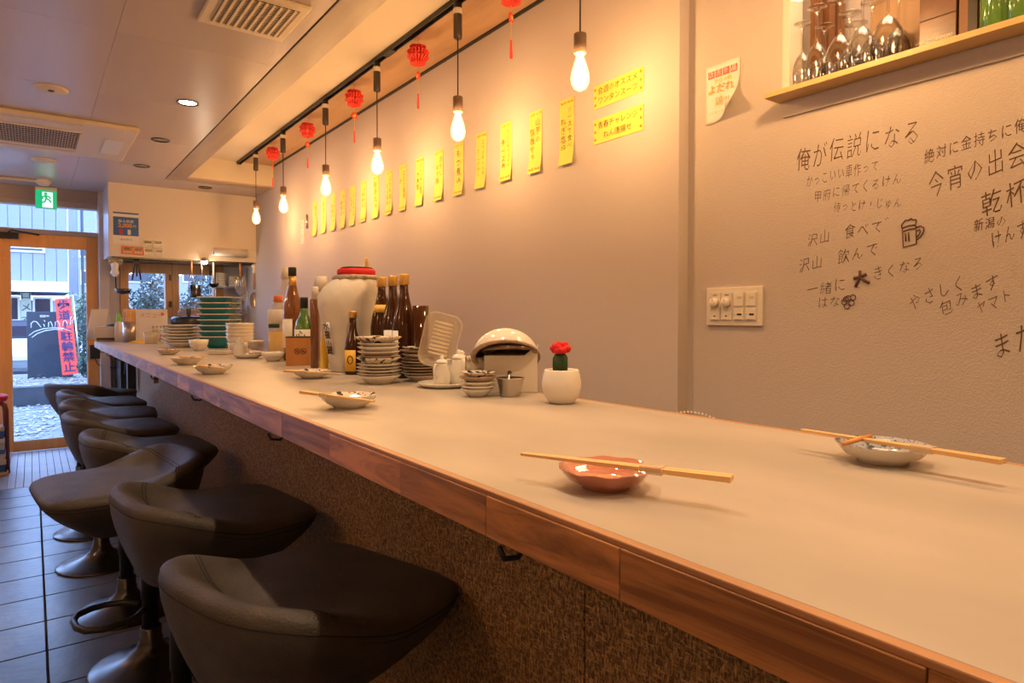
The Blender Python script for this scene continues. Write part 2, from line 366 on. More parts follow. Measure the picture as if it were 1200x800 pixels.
# front wall with door, transom, kitchen windows
def zq(py, px=50): return at_y(px, py, YD).z
def xq(px, py=370): return at_y(px, py, YD).x
ZM = zq(269); ZM0 = zq(274.5); ZTT = zq(240.5)
wd = struct(bb('wall_front', XL, 0.52, YD, YD+0.12, ZTT, 2.8, 'frame'))
child(bb('transom_beam', XL, 0.52, YD-0.03, YD, ZTT+0.045, ZTT+0.055, 'frame'), wd)
child(bb('transom_rail', XL, 0.52, YD-0.02, YD+0.08, ZM0, ZM, 'frame', None, 0.004), wd)
XDL, XDR = xq(-9), xq(116); XGL, XGR = xq(12.5), xq(102.5)
child(bb('door_post', XDR, 0.52, YD-0.02, YD+0.1, 0, ZTT, 'frame', None, 0.003), wd)
child(bb('door_post', XDL-0.05, XDL, YD-0.02, YD+0.1, 0, ZTT, 'frame', None, 0.003), wd)
tw = struct(bb('window_1', XL, 0.50, YD+0.03, YD+0.036, ZM, ZTT, 'glass'))
wl = struct(thing('window_2', None, None, (XL, YD, 0)))
child(bb('window_pane', XL+0.08, XDL-0.12, YD+0.03, YD+0.036, 0.12, ZM0-0.12, 'glass'), wl)
for z0, z1 in ((0, 0.12), (ZM0-0.12, ZM0)): child(bb('window_frame', XL, XDL-0.05, YD, YD+0.06, z0, z1, 'doorwood'), wl)
for x0, x1 in ((XL, XL+0.08), (XDL-0.12, XDL-0.05)): child(bb('window_frame', x0, x1, YD+0.001, YD+0.059, 0.12, ZM0-0.12, 'doorwood'), wl)
dr = struct(thing('door_1', None, None, (XDL, YD, 0)))
ZG1 = zq(289.5); ZG0 = zq(515)
child(bb('door_stile', XDL+0.003, XGL, YD-0.005, YD+0.04, 0.005, ZM0-0.003, 'doorwood', None, 0.002), dr)
child(bb('door_stile', XGR, XDR-0.003, YD-0.005, YD+0.04, 0.005, ZM0-0.003, 'doorwood', None, 0.002), dr)
child(bb('door_rail', XGL, XGR, YD-0.005, YD+0.04, ZG1, ZM0-0.003, 'doorwood', None, 0.002), dr)
child(bb('door_rail', XGL, XGR, YD-0.005, YD+0.04, 0.005, ZG0, 'doorwood', None, 0.002), dr)
child(bb('door_pane', XGL, XGR, YD+0.015, YD+0.021, ZG0, ZG1, 'glass'), dr)
for x0, x1, z0, z1 in ((XGL, XGL+0.008, ZG0, ZG1), (XGR-0.008, XGR, ZG0, ZG1), (XGL, XGR, ZG1-0.008, ZG1), (XGL, XGR, ZG0, ZG0+0.008)):
    child(bb('glazing_bead', x0, x1, YD+0.001, YD+0.012, z0, z1, 'white'), dr)
pl = dr  # white handwriting on the door glass, with its underline
m_, t_, b_ = newmat('white_glass_lettering'); t_.nodes.remove(b_)
tl_ = t_.nodes.new('ShaderNodeBsdfTranslucent'); tl_.inputs[0].default_value = (0.9, 0.92, 0.95, 1); t_.links.new(tl_.outputs[0], t_.nodes['Material Output'].inputs[0]); M['chalk'] = m_
g = at_y(62, 382, YD+0.012)
mb = MB()
def glass_stroke(pts, r=0.004):
    mb.tube([at_y(p[0], p[1], YD+0.010) for p in pts], r, 5)
def cz(x, y): return (x/6.664, 330+y/6.664)
for st in ([(243,360),(243,325),(262,308),(285,312),(300,330),(322,356)], [(340,330),(350,352)], [(345,300),(352,312)],
           [(378,352),(380,318),(395,310),(405,330),(410,352)], [(430,350),(432,315),(450,305),(462,325),(468,350)],
           [(490,340),(495,310),(510,300),(522,318),(530,340)], [(548,335),(552,312)], [(545,285),(552,292)],
           [(570,325),(568,300),(580,282),(560,270),(548,290),(555,310)],
           [(225,420),(270,388),(340,366),(420,358),(480,362),(545,380)], [(248,436),(290,405),(350,382),(430,370),(490,374)]):
    glass_stroke([cz(*p) for p in st])
child(mb.build('glass_lettering', 'chalk'), dr)
# door closer, on the door
dc = thing('door_closer', 'black overhead door closer on the orange door rail', 'door closer', (XGL, YD-0.005, ZM0))
p0 = at_y(0, 274, YD-0.03); p1 = at_y(38, 277.5, YD-0.03)
child(bb('closer_body', p0.x-0.03, at_y(22, 275, YD-0.03).x, YD-0.06, YD-0.006, zq(282), zq(275), 'blackplastic', None, 0.006), dc)
child(MB().tube([(p0.x+0.06, YD-0.05, zq(275)), (p0.x+0.08, YD-0.07, zq(272)), (p1.x+0.05, YD-0.04, zq(276))], 0.008, 6).build('closer_arm', 'blackplastic'), dc)
# kitchen part of the front wall
kw = struct(thing('wall_kitchen', None, None, (0.52, YD, 0)))
WX0, WX1, WX2, WX3, WX4, WX5 = xq(141), xq(151), xq(194), xq(210), xq(250.5), xq(262)
KZ0 = zq(362, 180); KZ1 = zq(320, 180)
for x0, x1, z0, z1 in ((0.52, WX0, 0, 2.8), (WX5, XW, 0, 2.8), (WX0, WX5, 0, KZ0-0.08), (WX0, WX5, KZ1+0.10, 2.8)):
    child(bb('wall_panel', x0, x1, YD, YD+0.12, z0, z1, 'wall'), kw)
child(bb('column_casing', 0.52, 0.60, YD-0.10, YD, 0, ZLOW, 'wall', None, 0.002), kw)
for n_, (x0, x1) in enumerate(((WX0, (WX2+WX3)/2), ((WX2+WX3)/2, WX5))):
    kk = struct(thing('window_%d' % (n_+3), None, None, (x0, YD, KZ0-0.08)))
    ga, gb = (WX1, WX2) if n_ == 0 else (WX3, WX4)
    child(bb('window_frame', x0+0.001, ga, YD-0.02, YD+0.08, KZ0-0.08, KZ1+0.10, 'kwood', None, 0.002), kk)
    child(bb('window_frame', gb, x1-0.001, YD-0.02, YD+0.08, KZ0-0.08, KZ1+0.10, 'kwood', None, 0.002), kk)
    child(bb('window_frame', ga, gb, YD-0.02, YD+0.08, KZ0-0.08, KZ0, 'kwood', None, 0.002), kk)
    child(bb('window_frame', ga, gb, YD-0.02, YD+0.08, KZ1, KZ1+0.10, 'kwood', None, 0.002), kk)
    child(bb('window_pane', ga, gb, YD+0.02, YD+0.026, KZ0, KZ1, 'glass'), kk)
    child(bb('hinge', x1-0.03, x1-0.012, YD-0.03, YD-0.02, KZ1-0.07, KZ1-0.01, 'black'), kk)
    child(bb('latch', x1-0.035, x1-0.008, YD-0.035, YD-0.02, KZ0+0.02, KZ0+0.08, 'black'), kk)
# hood bulkhead
M['hoodpaint'] = pm('cream_bulkhead_paint', (0.76, 0.66, 0.54), 0.45, bump=0.05, bscale=30)
M['hoodside'] = pm('grey_bulkhead_side', (0.50, 0.48, 0.50), 0.4)
HX0 = at_y(127.5, 260, YHOOD).x; HZ0 = at_y(210, 303.5, YHOOD).z
hood = struct(bb('wall_bulkhead', HX0, XW, YHOOD, YD, HZ0, ZLOW, 'hoodpaint', None, 0.001))
child(bb('bulkhead_side', HX0-0.003, HX0, YHOOD, YD, HZ0, ZLOW, 'hoodside'), hood)
child(bb('hood_underside', HX0+0.02, XW-0.02, YHOOD+0.02, YD-0.02, HZ0-0.012, HZ0, 'gunmetal'), hood)
child(bb('hood_rail', HX0+0.05, XW-0.03, YHOOD+0.05, YHOOD+0.062, HZ0-0.03, HZ0-0.012, 'black'), hood)

# ------------------------------------------------------------------ counter
XF, XB, XP = 0.42, 1.08, 0.72
Y0C, Y1C = -1.2, 6.45
ct = thing('bar_counter', 'long bar counter with pale mortar top and stained wood edge', 'counter', (XF, 0, 0))
child(bb('countertop', XF+0.012, XB-0.012, Y0C, Y1C-0.012, ZT-0.05, ZT, 'top', None, 0.0008), ct)
child(bb('edge_strip', XF, XF+0.0115, Y0C, Y1C, ZT-0.006, ZT+0.0005, 'nosing', None, 0.0015), ct)
child(bb('edge_strip', XB-0.0115, XB, Y0C, Y1C, ZT-0.03, ZT+0.0005, 'nosing', None, 0.0015), ct)
child(bb('edge_strip', XF+0.012, XB-0.012, Y1C-0.0115, Y1C, ZT-0.05, ZT+0.0005, 'nosing', None, 0.0015), ct)
cuts = [-1.2, -0.9, -0.62, -0.35, -0.1, 0.16, 0.407, 0.619, 0.836, 1.11]
while cuts[-1] < 6.2: cuts.append(cuts[-1]+random.choice((0.22, 0.25, 0.27, 0.31)))
cuts[-1] = Y1C
for a, b in zip(cuts, cuts[1:]):
    child(bb('fascia_board', XF-0.002+random.uniform(0, .0012), XF+0.03, a+0.0003, b-0.0003, ZT-0.053, ZT-0.0055, 'fascia', None, 0.0012), ct)
seams = [-1.2, 0.779, 2.95, 5.1, Y1C]
for a, b in zip(seams, seams[1:]):
    child(bb('front_panel', XP, XP+0.02, a+0.0015, b-0.0015, 0.0, ZT-0.05, 'strand', None, 0.001), ct)
child(bb('inner_frame', XP+0.02, XP+0.05, Y0C, Y1C, 0.0, ZT-0.05, 'darkgap'), ct)
child(bb('back_panel', XB-0.06, XB-0.04, Y0C, Y1C, 0.0, ZT-0.05, 'trimwood'), ct)
child(bb('end_panel', XP, XB-0.04, Y1C-0.03, Y1C-0.01, 0.0, ZT-0.05, 'strand'), ct)
child(bb('footboard', XP-0.07, XP-0.002, Y0C, Y1C-0.02, 0.0, 0.10, 'footwood', None, 0.003), ct)
for yy in (6.2, 5.6, 5.0, 4.3, 3.4, 2.45, 1.55, 0.62, -0.3):     # bag hooks under the edge
    mb = MB().tube([(XF+0.06, yy, ZT-0.05), (XF+0.06, yy, ZT-0.075), (XF+0.045, yy, ZT-0.088), (XF+0.025, yy, ZT-0.085), (XF+0.018, yy, ZT-0.07)], 0.0035, 6)
    child(mb.build('bag_hook', 'black'), ct)
for yy in (3.55, 5.75):
    child(bb('bracket', XF+0.05, XF+0.07, yy, yy+0.02, ZT-0.12, ZT-0.05, 'strip'), ct)

# ------------------------------------------------------------------ ceiling fittings
def uz(px, py, z=None): return at_z(px, py, ZLOW if z is None else z)
# air conditioner cassette
AX0, AX1, AY0, AY1 = -0.72, 0.56, 4.68, 5.64
ac = thing('air_conditioner', 'cream ceiling cassette air conditioner with dark intake grille', 'air conditioner', (AX0, AY0, ZLOW))
child(bb('casing', AX0, AX1, AY0, AY1, ZLOW-0.028, ZLOW, 'vent', None, 0.008), ac)
child(bb('air_flap', AX0+0.12, AX1-0.30, AY0+0.05, AY0+0.14, ZLOW-0.034, ZLOW-0.028, 'vent', None, 0.003), ac)
child(bb('air_flap', AX0+0.12, AX1-0.30, AY1-0.14, AY1-0.05, ZLOW-0.034, ZLOW-0.028, 'vent', None, 0.003), ac)
child(bb('grille_back', AX0+0.10, AX1-0.30, AY0+0.23, AY1-0.24, ZLOW-0.0295, ZLOW-0.0285, 'ventdark'), ac)
mb = MB(); 
for i in range(58):
    x = AX0+0.105+i*(AX1-0.30-AX0-0.11)/57; mb.box((x, (AY0+AY1)/2, ZLOW-0.0325), (0.003, AY1-AY0-0.49, 0.006))
for i in range(10):
    yy = AY0+0.24+i*(AY1-AY0-0.49)/9; mb.box(((AX0+AX1)/2-0.1, yy, ZLOW-0.031), (AX1-AX0-0.42, 0.005, 0.005))
tag(child(mb.build('intake_grille', 'vent'), ac), kind='stuff')
for a, b in ((AX0+0.085, AX0+0.1), (AX1-0.30, AX1-0.285)): child(bb('grille_frame', a, b, AY0+0.21, AY1-0.22, ZLOW-0.036, ZLOW-0.028, 'vent'), ac)
for a, b in ((AY0+0.205, AY0+0.225), (AY1-0.235, AY1-0.215)): child(bb('grille_frame', AX0+0.085, AX1-0.285, a, b, ZLOW-0.036, ZLOW-0.028, 'vent'), ac)
child(bb('service_cover', AX1-0.16, AX1-0.05, AY0+0.30, AY1-0.22, ZLOW-0.033, ZLOW-0.028, 'white', None, 0.003), ac)
# extractor vent
VX0, VX1, VY0, VY1 = 0.54, 0.875, 2.47, 2.84
vt = thing('ceiling_vent', 'square cream ceiling vent with rows of dark slots', 'vent', (VX0, VY0, ZLOW))
child(bb('frame', VX0, VX1, VY0, VY1, ZLOW-0.014, ZLOW, 'vent', None, 0.006), vt)
child(bb('slot_back', VX0+0.045, VX1-0.03, VY0+0.045, VY1-0.045, ZLOW-0.0152, ZLOW-0.0142, 'ventdark'), vt)
for i in range(10):
    x = VX0+0.047+i*0.0262; 
    child(bb('slat', x, x+0.010, VY0+0.045, VY1-0.045, ZLOW-0.020, ZLOW-0.015, 'vent', None, 0.001), vt)
mb = MB()
for i in range(22): mb.box(((VX0+VX1)/2+0.008, VY0+0.052+i*0.0127, ZLOW-0.0165), (VX1-VX0-0.08, 0.002, 0.002))
child(mb.build('slot_bars', 'vent'), vt)
# downlights
for i, (x, y, lit) in enumerate(DOWN):
    lab = {0: 'small dark downlight level with the far end of the air conditioner', 1: 'small dark recessed downlight between the lit downlight and the far dark one', 2: 'recessed ceiling downlight glowing white, nearest in view'}.get(i, 'lit ceiling downlight over the counter edge, out of the photo')
    d = thing('downlight', lab, 'downlight', (x, y, ZLOW), 0, 'recessed downlights')
    MB().lathe([(0.058, 0), (0.058, -0.004), (0.052, -0.006), (0.046, -0.003), (0.044, 0.0)], 28).build('trim_ring', 'gunmetal', d)
    MB().lathe([(0.044, -0.0005), (0.025, -0.001), (0.0001, -0.001)], 24).build('lens', 'led' if lit else 'steel', d)
    if lit:
        l = lamp('downlight_lamp', 'SPOT', (0, 0, -0.012), SPOT_W, (1.0, 0.70, 0.42), (0, 0, 0), spot_size=math.radians(105), spot_blend=0.5, shadow_soft_size=0.018)
        l.parent = d
x, y = uz(240, 220).xy
d = thing('downlight', 'small dark recessed downlight in the low ceiling over the hood', 'downlight', (x, y-0.02, ZLOW))
MB().lathe([(0.058, 0), (0.058, -0.004), (0.052, -0.006), (0.046, -0.003), (0.0001, -0.002)], 28).build('trim_ring', 'gunmetal', d)
for (px, py, r, lab, nm) in ((60, 104, 0.075, 'round white ceiling sensor with small dark centre', 'ceiling_sensor'), (51, 187, 0.080, 'round cream ceiling speaker beyond the air conditioner', 'ceiling_speaker')):
    p = uz(px, py); d = thing(nm, lab, nm.split('_')[1], (p.x, p.y, ZLOW))
    MB().lathe([(r, 0), (r, -0.006), (r*0.9, -0.010), (0.0001, -0.010)], 32).build('cover', 'vent', d)
    if nm == 'ceiling_sensor': MB().lathe([(0.016, -0.010), (0.012, -0.014), (0.0001, -0.014)], 16).build('sensor_eye', 'ventdark', d)
    else: MB().lathe([(r*0.8, -0.0101), (r*0.78, -0.013), (0.0001, -0.013)], 32).build('speaker_mesh', 'vent', d)
p = uz(51, 211)
d = thing('smoke_detector', 'round cream smoke detector in front of the green exit sign', 'smoke detector', (p.x, p.y, ZLOW))
MB().lathe([(0.055, 0), (0.058, -0.02), (0.045, -0.035), (0.035, -0.045), (0.0001, -0.047)], 24).build('housing', 'vent', d)
MB().tube([(p.x-0.03-p.x, 0, -0.012), (-1.3, 0.0, -0.012)], 0.012, 8).build('conduit', 'vent', d)
# exit sign
EY = 7.12; e0 = at_y(41.5, 222, EY); e1 = at_y(66.5, 245, EY)
ex = thing('exit_sign', 'green and white running figure emergency exit sign', 'sign', ((e0.x+e1.x)/2, EY, e1.z))
W_, H_ = e1.x-e0.x, e0.z-e1.z
box('housing', (0, 0.02, H_/2+0.015), (W_+0.006, 0.04, H_+0.03), 'vent', ex, 0.003)
box('green_panel', (0, -0.003, H_/2), (W_, 0.005, H_), 'exit_green', ex)
fg = box('doorway_panel', (0.01, -0.0065, H_/2-0.004), (W_*0.5, 0.002, H_*0.86), 'exit_white', ex)
mb = MB(); s = H_/0.2
def limb(*p, r=0.009): mb.tube([(q[0]*s, -0.010, q[1]*s+H_/2) for q in p], r*s, 6)
mb.lathe([(0.0001, -0.013), (0.010, -0.008), (0.014, 0), (0.010, 0.008), (0.0001, 0.013)], 10, c=(-0.004*s, -0.010, 0.062*s+H_/2))
limb((-0.004, 0.045), (0.0, 0.01), r=0.013); limb((0.0, 0.038), (0.03, 0.03), (0.038, 0.008)); limb((-0.008, 0.04), (-0.032, 0.025), (-0.03, 0.002))
limb((0.002, 0.01), (0.03, -0.008), (0.045, -0.035)); limb((-0.002, 0.008), (-0.012, -0.03), (-0.045, -0.042)); mb.build('running_figure', 'exit_green', ex)
# added, unseen globe lamps: warm fill for the stools and ceiling from the left
for i, yy in enumerate((-0.6, 1.6, 3.8, 5.9)):
    t = thing('added_fill_lamp', 'added frosted globe fill lamp on the unseen aisle wall, %s from the camera' % ORD[i], 'lamp', (XL, yy, 2.0), 0, 'added fill lamps on the aisle wall')
    MB().lathe([(.0001, .012), (.05, .012), (.055, 0)], 20, T=Matrix.Rotation(PI/2, 4, 'Y')).build('wall_plate', 'gunmetal', t)
    MB().tube([(0, 0, 0), (.07, 0, 0), (.10, 0, .02)], .008, 6).build('arm', 'gunmetal', t)
    MB().lathe([(.0001, -.05)]+[(.05*math.cos(q), .05*math.sin(q)) for q in [k*PI/12-PI/2 for k in range(1, 12)]]+[(.0001, .05)], 20, c=(.10, 0, .07)).build('globe', 'globe', t)
    l = lamp('globe_fill_light', 'POINT', (.10, 0, .07), FILL_LAMP_W, WARM, shadow_soft_size=.05); l.parent = t
# track and pendants
XT = 1.50
tr = thing('lighting_track', 'long black ceiling lighting track above the counter', 'light track', (XT, YREC, ZHIGH))
child(bb('track_rail', XT-0.017, XT-0.011, YB, YREC-0.02, ZHIGH-0.022, ZHIGH, 'black'), tr)
child(bb('track_rail', XT+0.011, XT+0.017, YB, YREC-0.02, ZHIGH-0.022, ZHIGH, 'black'), tr)
child(bb('track_bed', XT-0.011, XT+0.011, YB, YREC-0.02, ZHIGH-0.008, ZHIGH-0.001, 'gunmetal'), tr)
child(bb('end_cap', XT-0.018, XT+0.018, YREC-0.02, YREC-0.001, ZHIGH-0.024, ZHIGH, 'black'), tr)
child(bb('joiner', XT-0.018, XT+0.018, 3.05, 3.15, ZHIGH-0.024, ZHIGH-0.002, 'black'), tr)
def make_pendant():
    t = thing('pendant_lamp', '', 'lamp', (0, 0, 0), 0, 'bare bulb pendants on the ceiling track')
    zt = ZHIGH-0.022; zb = ZC+0.95
    MB().lathe([(0.0001, 0), (0.019, 0), (0.019, -0.15), (0.016, -0.154), (0.006, -0.154), (0.0001, -0.154)], 20, c=(0, 0, zt)).build('adaptor', 'adaptor', t)
    MB().lathe([(0.0193, -0.025), (0.0195, -0.026), (0.0195, -0.049), (0.0193, -0.05)], 20, c=(0, 0, zt)).build('adaptor_label', 'whitep', t)
    MB().tube([(0, 0, zt-0.15), (0, 0, zb)], 0.0028, 6).build('cord', 'black', t)
    MB().lathe([(0.0001, 0.002), (0.019, 0.002), (0.0215, 0), (0.0215, -0.064), (0.019, -0.066), (0.0001, -0.066)], 20, c=(0, 0, zb)).build('socket', 'socket', t)
    MB().lathe([(0.013, 0), (0.014, -0.012), (0.020, -0.030), (0.029, -0.060), (0.032, -0.080), (0.030, -0.098), (0.021, -0.114), (0.008, -0.122), (0.0001, -0.123)], 24, c=(0, 0, zb-0.066)).build('bulb', 'bulb', t)
    mb = MB()
    for k in range(4):
        a = k*PI/2+0.4; mb.tube([(0.004*math.cos(a), 0.004*math.sin(a), zb-0.075), (0.012*math.cos(a), 0.012*math.sin(a), zb-0.105), (0.010*math.cos(a), 0.010*math.sin(a), zb-0.155)], 0.0038, 5)
    mb.build('filament', 'filament', t)
    l = lamp('bulb_lamp', 'POINT', (0, 0, zb-0.13), BULB_W, WARM, shadow_soft_size=0.028); l.parent = t
    return t
pn = make_pendant()
n = len(PEND_Y)
for i, y in enumerate(PEND_Y):
    t = pn if i == 0 else dup(pn)
    t.location = (XT, y, 0)
    k = 5-i
    t['label'] = ('glowing bare bulb pendant, %s of the six in view counting from the wall corner strip' % ORD[k].replace('nearest', 'first')) if k > 0 else ('glowing bare bulb pendant hanging nearest, beside the two wide yellow sheets' if k == 0 else 'glowing bare bulb pendant out of view above the near counter')
# lanterns: honeycomb flower ball, medallion, tassel
def make_lantern():
    t = thing('paper_lantern', '', 'lantern', (0, 0, 0), 0, 'red paper lantern charms under the track')
    MB().tube([(0, 0, 0), (0, 0, -0.03)], 0.001, 4).build('thread', 'red', t)
    mb = MB()
    for k in range(18):
        a = 2*PI*k/18
        def mod(b, r, z, a=a): return (r, z)
        prof = []
        pts = [(0.012, 0.052), (0.042, 0.042), (0.034, 0.030), (0.056, 0.018), (0.045, 0.004), (0.056, -0.012), (0.036, -0.026), (0.040, -0.042), (0.012, -0.052)]
        vs = []
        for j, (r, z) in enumerate(pts):
            zz = z-0.085
            for q in (-0.10, 0.10): vs.append((r*math.cos(a+q*(1 if j % 2 else -1.2)), r*math.sin(a+q*(1 if j % 2 else -1.2)), zz))
        vs.append((0, 0, -0.033)); vs.append((0, 0, -0.137)); c0 = len(pts)*2
        fs = [(2*j, 2*j+1, 2*j+3, 2*j+2) for j in range(len(pts)-1)]
        ax = []
        for j in range(len(pts)-1): fs += [(2*j, 2*j+2, c0+(1 if j > 3 else 0)), (2*j+1, 2*j+3, c0+(1 if j > 3 else 0))]
        mb.add(vs, fs, False)
    mb.build('paper_flower', 'red', t)
    MB().tube([(0, 0, -0.135), (0, 0, -0.285)], 0.0014, 4).build('hanging_thread', 'goldthread', t)
    md = MB().lathe([(0.0001, -0.004), (0.019, -0.003), (0.019, 0.003), (0.0001, 0.004)], 16, T=Matrix.Translation((0, 0, -0.185)) @ Matrix.Rotation(PI/2, 4, 'X') , mod=lambda a, r, z: 1+0.15*math.cos(6*a)).build('medallion', 'red', t)
    MB().lathe([(0.0001, -0.006), (0.010, -0.005), (0.010, 0.005), (0.0001, 0.006)], 12, T=Matrix.Translation((0, 0, -0.185)) @ Matrix.Rotation(PI/2, 4, 'X')).build('gold_disc', 'goldthread', md)
    MB().lathe([(0.0001, -0.27), (0.004, -0.275), (0.0045, -0.29), (0.0065, -0.345), (0.0001, -0.348)], 10).build('tassel', 'red', t)
    return t
ln = make_lantern()
lx = [599, 490, 415, 360, 319]
for i, px in enumerate(lx):
    p = at_x(px, 100, 1.555); t = ln if i == 0 else dup(ln)
    t.location = (1.555, p.y, ZHIGH); t.rotation_euler = (0, 0, 0.5+i)
    t['label'] = 'red paper flower lantern with gold tassel, %s of five counting from the camera end' % ('first' if i == 0 else ORD[i] if i < 4 else 'last')
# ------------------------------------------------------------------ paper strips on the right wall
RT = (0, -1, 0); UP = (0, 0, 1)
STRIPX = [368.9, 379.5, 390.8, 402, 413.3, 426.2, 440.7, 456.2, 472.5, 491.9, 514.6, 538.1, 564.2, 593.6, 628, 664.6]
STRIPT = [[('れんこん', .02)], [('青唐辛子', 0)], [('にんにくの', .02), ('素揚げ', -.02)], [('チーズの', .02), ('春巻き', -.02)], [('トマトと卵の炒め', .02), ('なすの', -.02)],
          [('ふらいど', .02), ('ポテト', -.01)], [('砂肝ねぎ', 0)], [('よだれ鶏の', .02), ('ピリ辛和え', -.02)], [('水', -.025), ('エビと春雨の', .02)],
          [('カレー味の唐揚げ', .02), ('大人気', -.015)], [('冷やし', .025), ('ゆで豚', -.01)], [('もつ煮込', 0)], [('エリンギのバター', .02), ('たこのからあげ', -.02)],
          [('エビとキクラゲ炒め', .02), ('チーズ巻き', -.02)], [('山芋の', .018), ('鉄板やき焼', -.02)], [('ソースで食べる', .02), ('ねぎ塩焼', -.02)]]
M['strip_orn'] = pm('faint_orange_drawing', (0.80, 0.55, 0.05), 0.7)
for i, (px, cols) in enumerate(zip(STRIPX, STRIPT)):
    k = i+1
    ordn = ['leftmost', 'second from the left', 'third from the left', 'fourth from the left', 'fifth from the left', 'sixth from the left', 'seventh from the left', 'eighth from the left',
            'eighth from the right', 'seventh from the right', 'sixth from the right', 'fifth from the right', 'fourth from the right', 'third from the right', 'second from the right', 'rightmost'][i]
    y = at_x(px, 200, XW).y; sw = 0.088; sh = 0.272; zc = ZC+0.769+random.uniform(-.003, .003)
    t = thing('menu_strip', 'narrow yellow menu strip on the grey wall, %s in its row' % ordn, 'sign', (XW-0.0015, y, zc), 0, 'yellow menu strips along the wall')
    t.rotation_euler = (random.uniform(-.02, .02), 0, 0)
    mb = MB(); vs = []; fs = []     # sheet with a slight curl at its foot
    for j in range(7):
        q = j/6; z = sh*(0.5-q); d = -0.012*max(0, q-0.6)**2*6
        for s in (-1, 1): vs += [(d, s*sw/2, z), (d-0.0008, s*sw/2, z)]
    for j in range(6):
        a = j*4; b = a+4; fs += [(a, a+2, b+2, b), (a+1, b+1, b+3, a+3), (a, b, b+1, a+1), (a+2, a+3, b+3, b+2)]
    fs += [(0, 1, 3, 2), (24, 26, 27, 25)]
    mb.add(vs, fs).build('paper', 'yellow', t)
    its = []
    for (s, off) in cols:
        n_ = len(s); sz = min(0.036 if len(cols) > 1 else 0.046, 0.20/n_)
        start = 0.10 if off >= 0 else 0.06
        for j, ch in enumerate(s):
            its.append(text(ch, sz, (-0.0012, -off, start-(j+0.5)*sz*1.02), RT, UP, 'ink', None, 'g', -0.010, lift=0.002, res=1))
    join_text(its, 'lettering', t, 'ink')
    mb = MB()
    for q in (-0.032, -0.012, 0.012, 0.030):
        for zz in (0.121, -0.118 if i % 3 else 0.121):
            if i > 4: mb.lathe([(0.0001, 0), (0.006, 0.0003), (0.006, 0)], 6, T=Matrix.Translation((-0.0012 if zz > 0 else -0.013, q, zz)) @ Matrix.Rotation(-PI/2, 4, 'Y'))
    if i > 4: tag(mb.build('printed_ornament', 'strip_orn', t), kind='stuff')
for (lab, pts, lines) in (('upper wide yellow menu sheet beside the nearest pendant', (696.3, 101.8, 128.7, 754.3, 76.5), ('会週のオススメ', 'ワンタンスープ')),
                          ('lower wide yellow menu sheet beside the nearest pendant', (696.3, 141.7, 170, 754.3, 121), ('青春チャレンジ', 'ねん唐揚せ'))):
    a = at_x(pts[0], pts[1], XW); b = at_x(pts[0], pts[2], XW); c = at_x(pts[3], pts[4], XW)
    wd_ = a.y-c.y; hh = a.z-b.z
    t = thing('menu_sheet', lab, 'sign', (XW-0.002, (a.y+c.y)/2, (a.z+b.z)/2), 0); t.rotation_euler = (math.atan2(c.z-a.z, wd_)*-1, 0, 0)
    box('paper', (0, 0, 0), (0.001, wd_, hh), 'yellow', t)
    for j, s in enumerate(lines): text(s, wd_/8.6, (-0.0008, 0, hh*(0.2-0.42*j)), RT, UP, 'ink', t, off=-0.006, lift=0.001, res=1)
    mb = MB()
    for (yy, zz) in ((0.120, 0.03), (0.120, 0.0), (-0.118, 0.03), (-0.118, 0.0), (0.120, -0.030), (-0.118, -0.03)):
        mb.lathe([(0.0001, 0.0004), (0.006, 0.0003), (0.006, 0)], 8, T=Matrix.Translation((-0.0006, yy, zz)) @ Matrix.Rotation(-PI/2, 4, 'Y'))
    tag(mb.build('printed_ornament', 'oink', t), kind='stuff')
# little white note with clip by the far end of the strips
a = at_x(354.5, 258, XW); b = at_x(354.5, 285.6, XW)
t = thing('wall_note', 'small white paper note left of the yellow menu strips', 'note', (XW-0.002, a.y, (a.z+b.z)/2))
box('paper', (0, 0, 0), (0.001, 0.085, a.z-b.z), 'paper', t)
its = [text(c, 0.032, (-0.0006, 0.01, 0.07-j*0.036), RT, UP, 'pinkink', None, 'g', -.01, lift=.001, res=1) for j, c in enumerate('美味い酒')]
join_text(its, 'lettering', t, 'pinkink')
p = at_x(360.7, 260, XW)
t = thing('bottle_opener', 'small grey metal opener hanging right of the white note', 'tool', (XW-0.006, p.y, p.z))
MB().tube([(0, 0, -0.05), (0, 0, 0.05)], 0.010, 8).build('body', 'steel', t); MB().tube([(0, 0, 0.05), (0, 0, 0.062)], 0.004, 6).build('hook', 'black', t)
# white poster with its lifting corner
a = at_x(828, 80.6, XN); b = at_x(828, 147.5, XN); c = at_x(867.5, 67, XN)
PW, PH = a.y-c.y, a.z-b.z
t = thing('poster', 'white handwritten poster with red heading, its lower right corner curling', 'poster', (XN-0.001, a.y, a.z))
nu, nv = 10, 14; vs = []; fs = []
def curl(u, v):
    q = max(0, (u-0.62)+(v-0.62)*1.1)
    q = min(q, 1.2); return 0.085*q*q, -u*PW*(1-0.16*q), -v*PH*(1-0.24*q*u)
for j in range(nv+1):
    for i in range(nu+1):
        d, yy, zz = curl(i/nu, j/nv); vs.append((-d-0.0005, yy, zz))
for j in range(nv):
    for i in range(nu): k = j*(nu+1)+i; fs.append((k, k+1, k+nu+2, k+nu+1))
po = MB().add(vs, fs, True).build('paper', 'paper', t); po.modifiers.new('thickness', 'SOLIDIFY').thickness = 0.0006
hb = MB()
for i in range(4): hb.box((-0.0016, -0.022-i*0.029, -0.030), (0.0006, 0.025, 0.024))
hb.build('heading_block', 'pinkink', t)
its = [text(c, 0.021, (-0.002, -0.022-i*0.029, -0.030), RT, UP, 'paper', None, 'g', lift=0.0006, res=1) for i, c in enumerate('店舌り品')]
join_text(its, 'heading_lettering', t, 'paper')
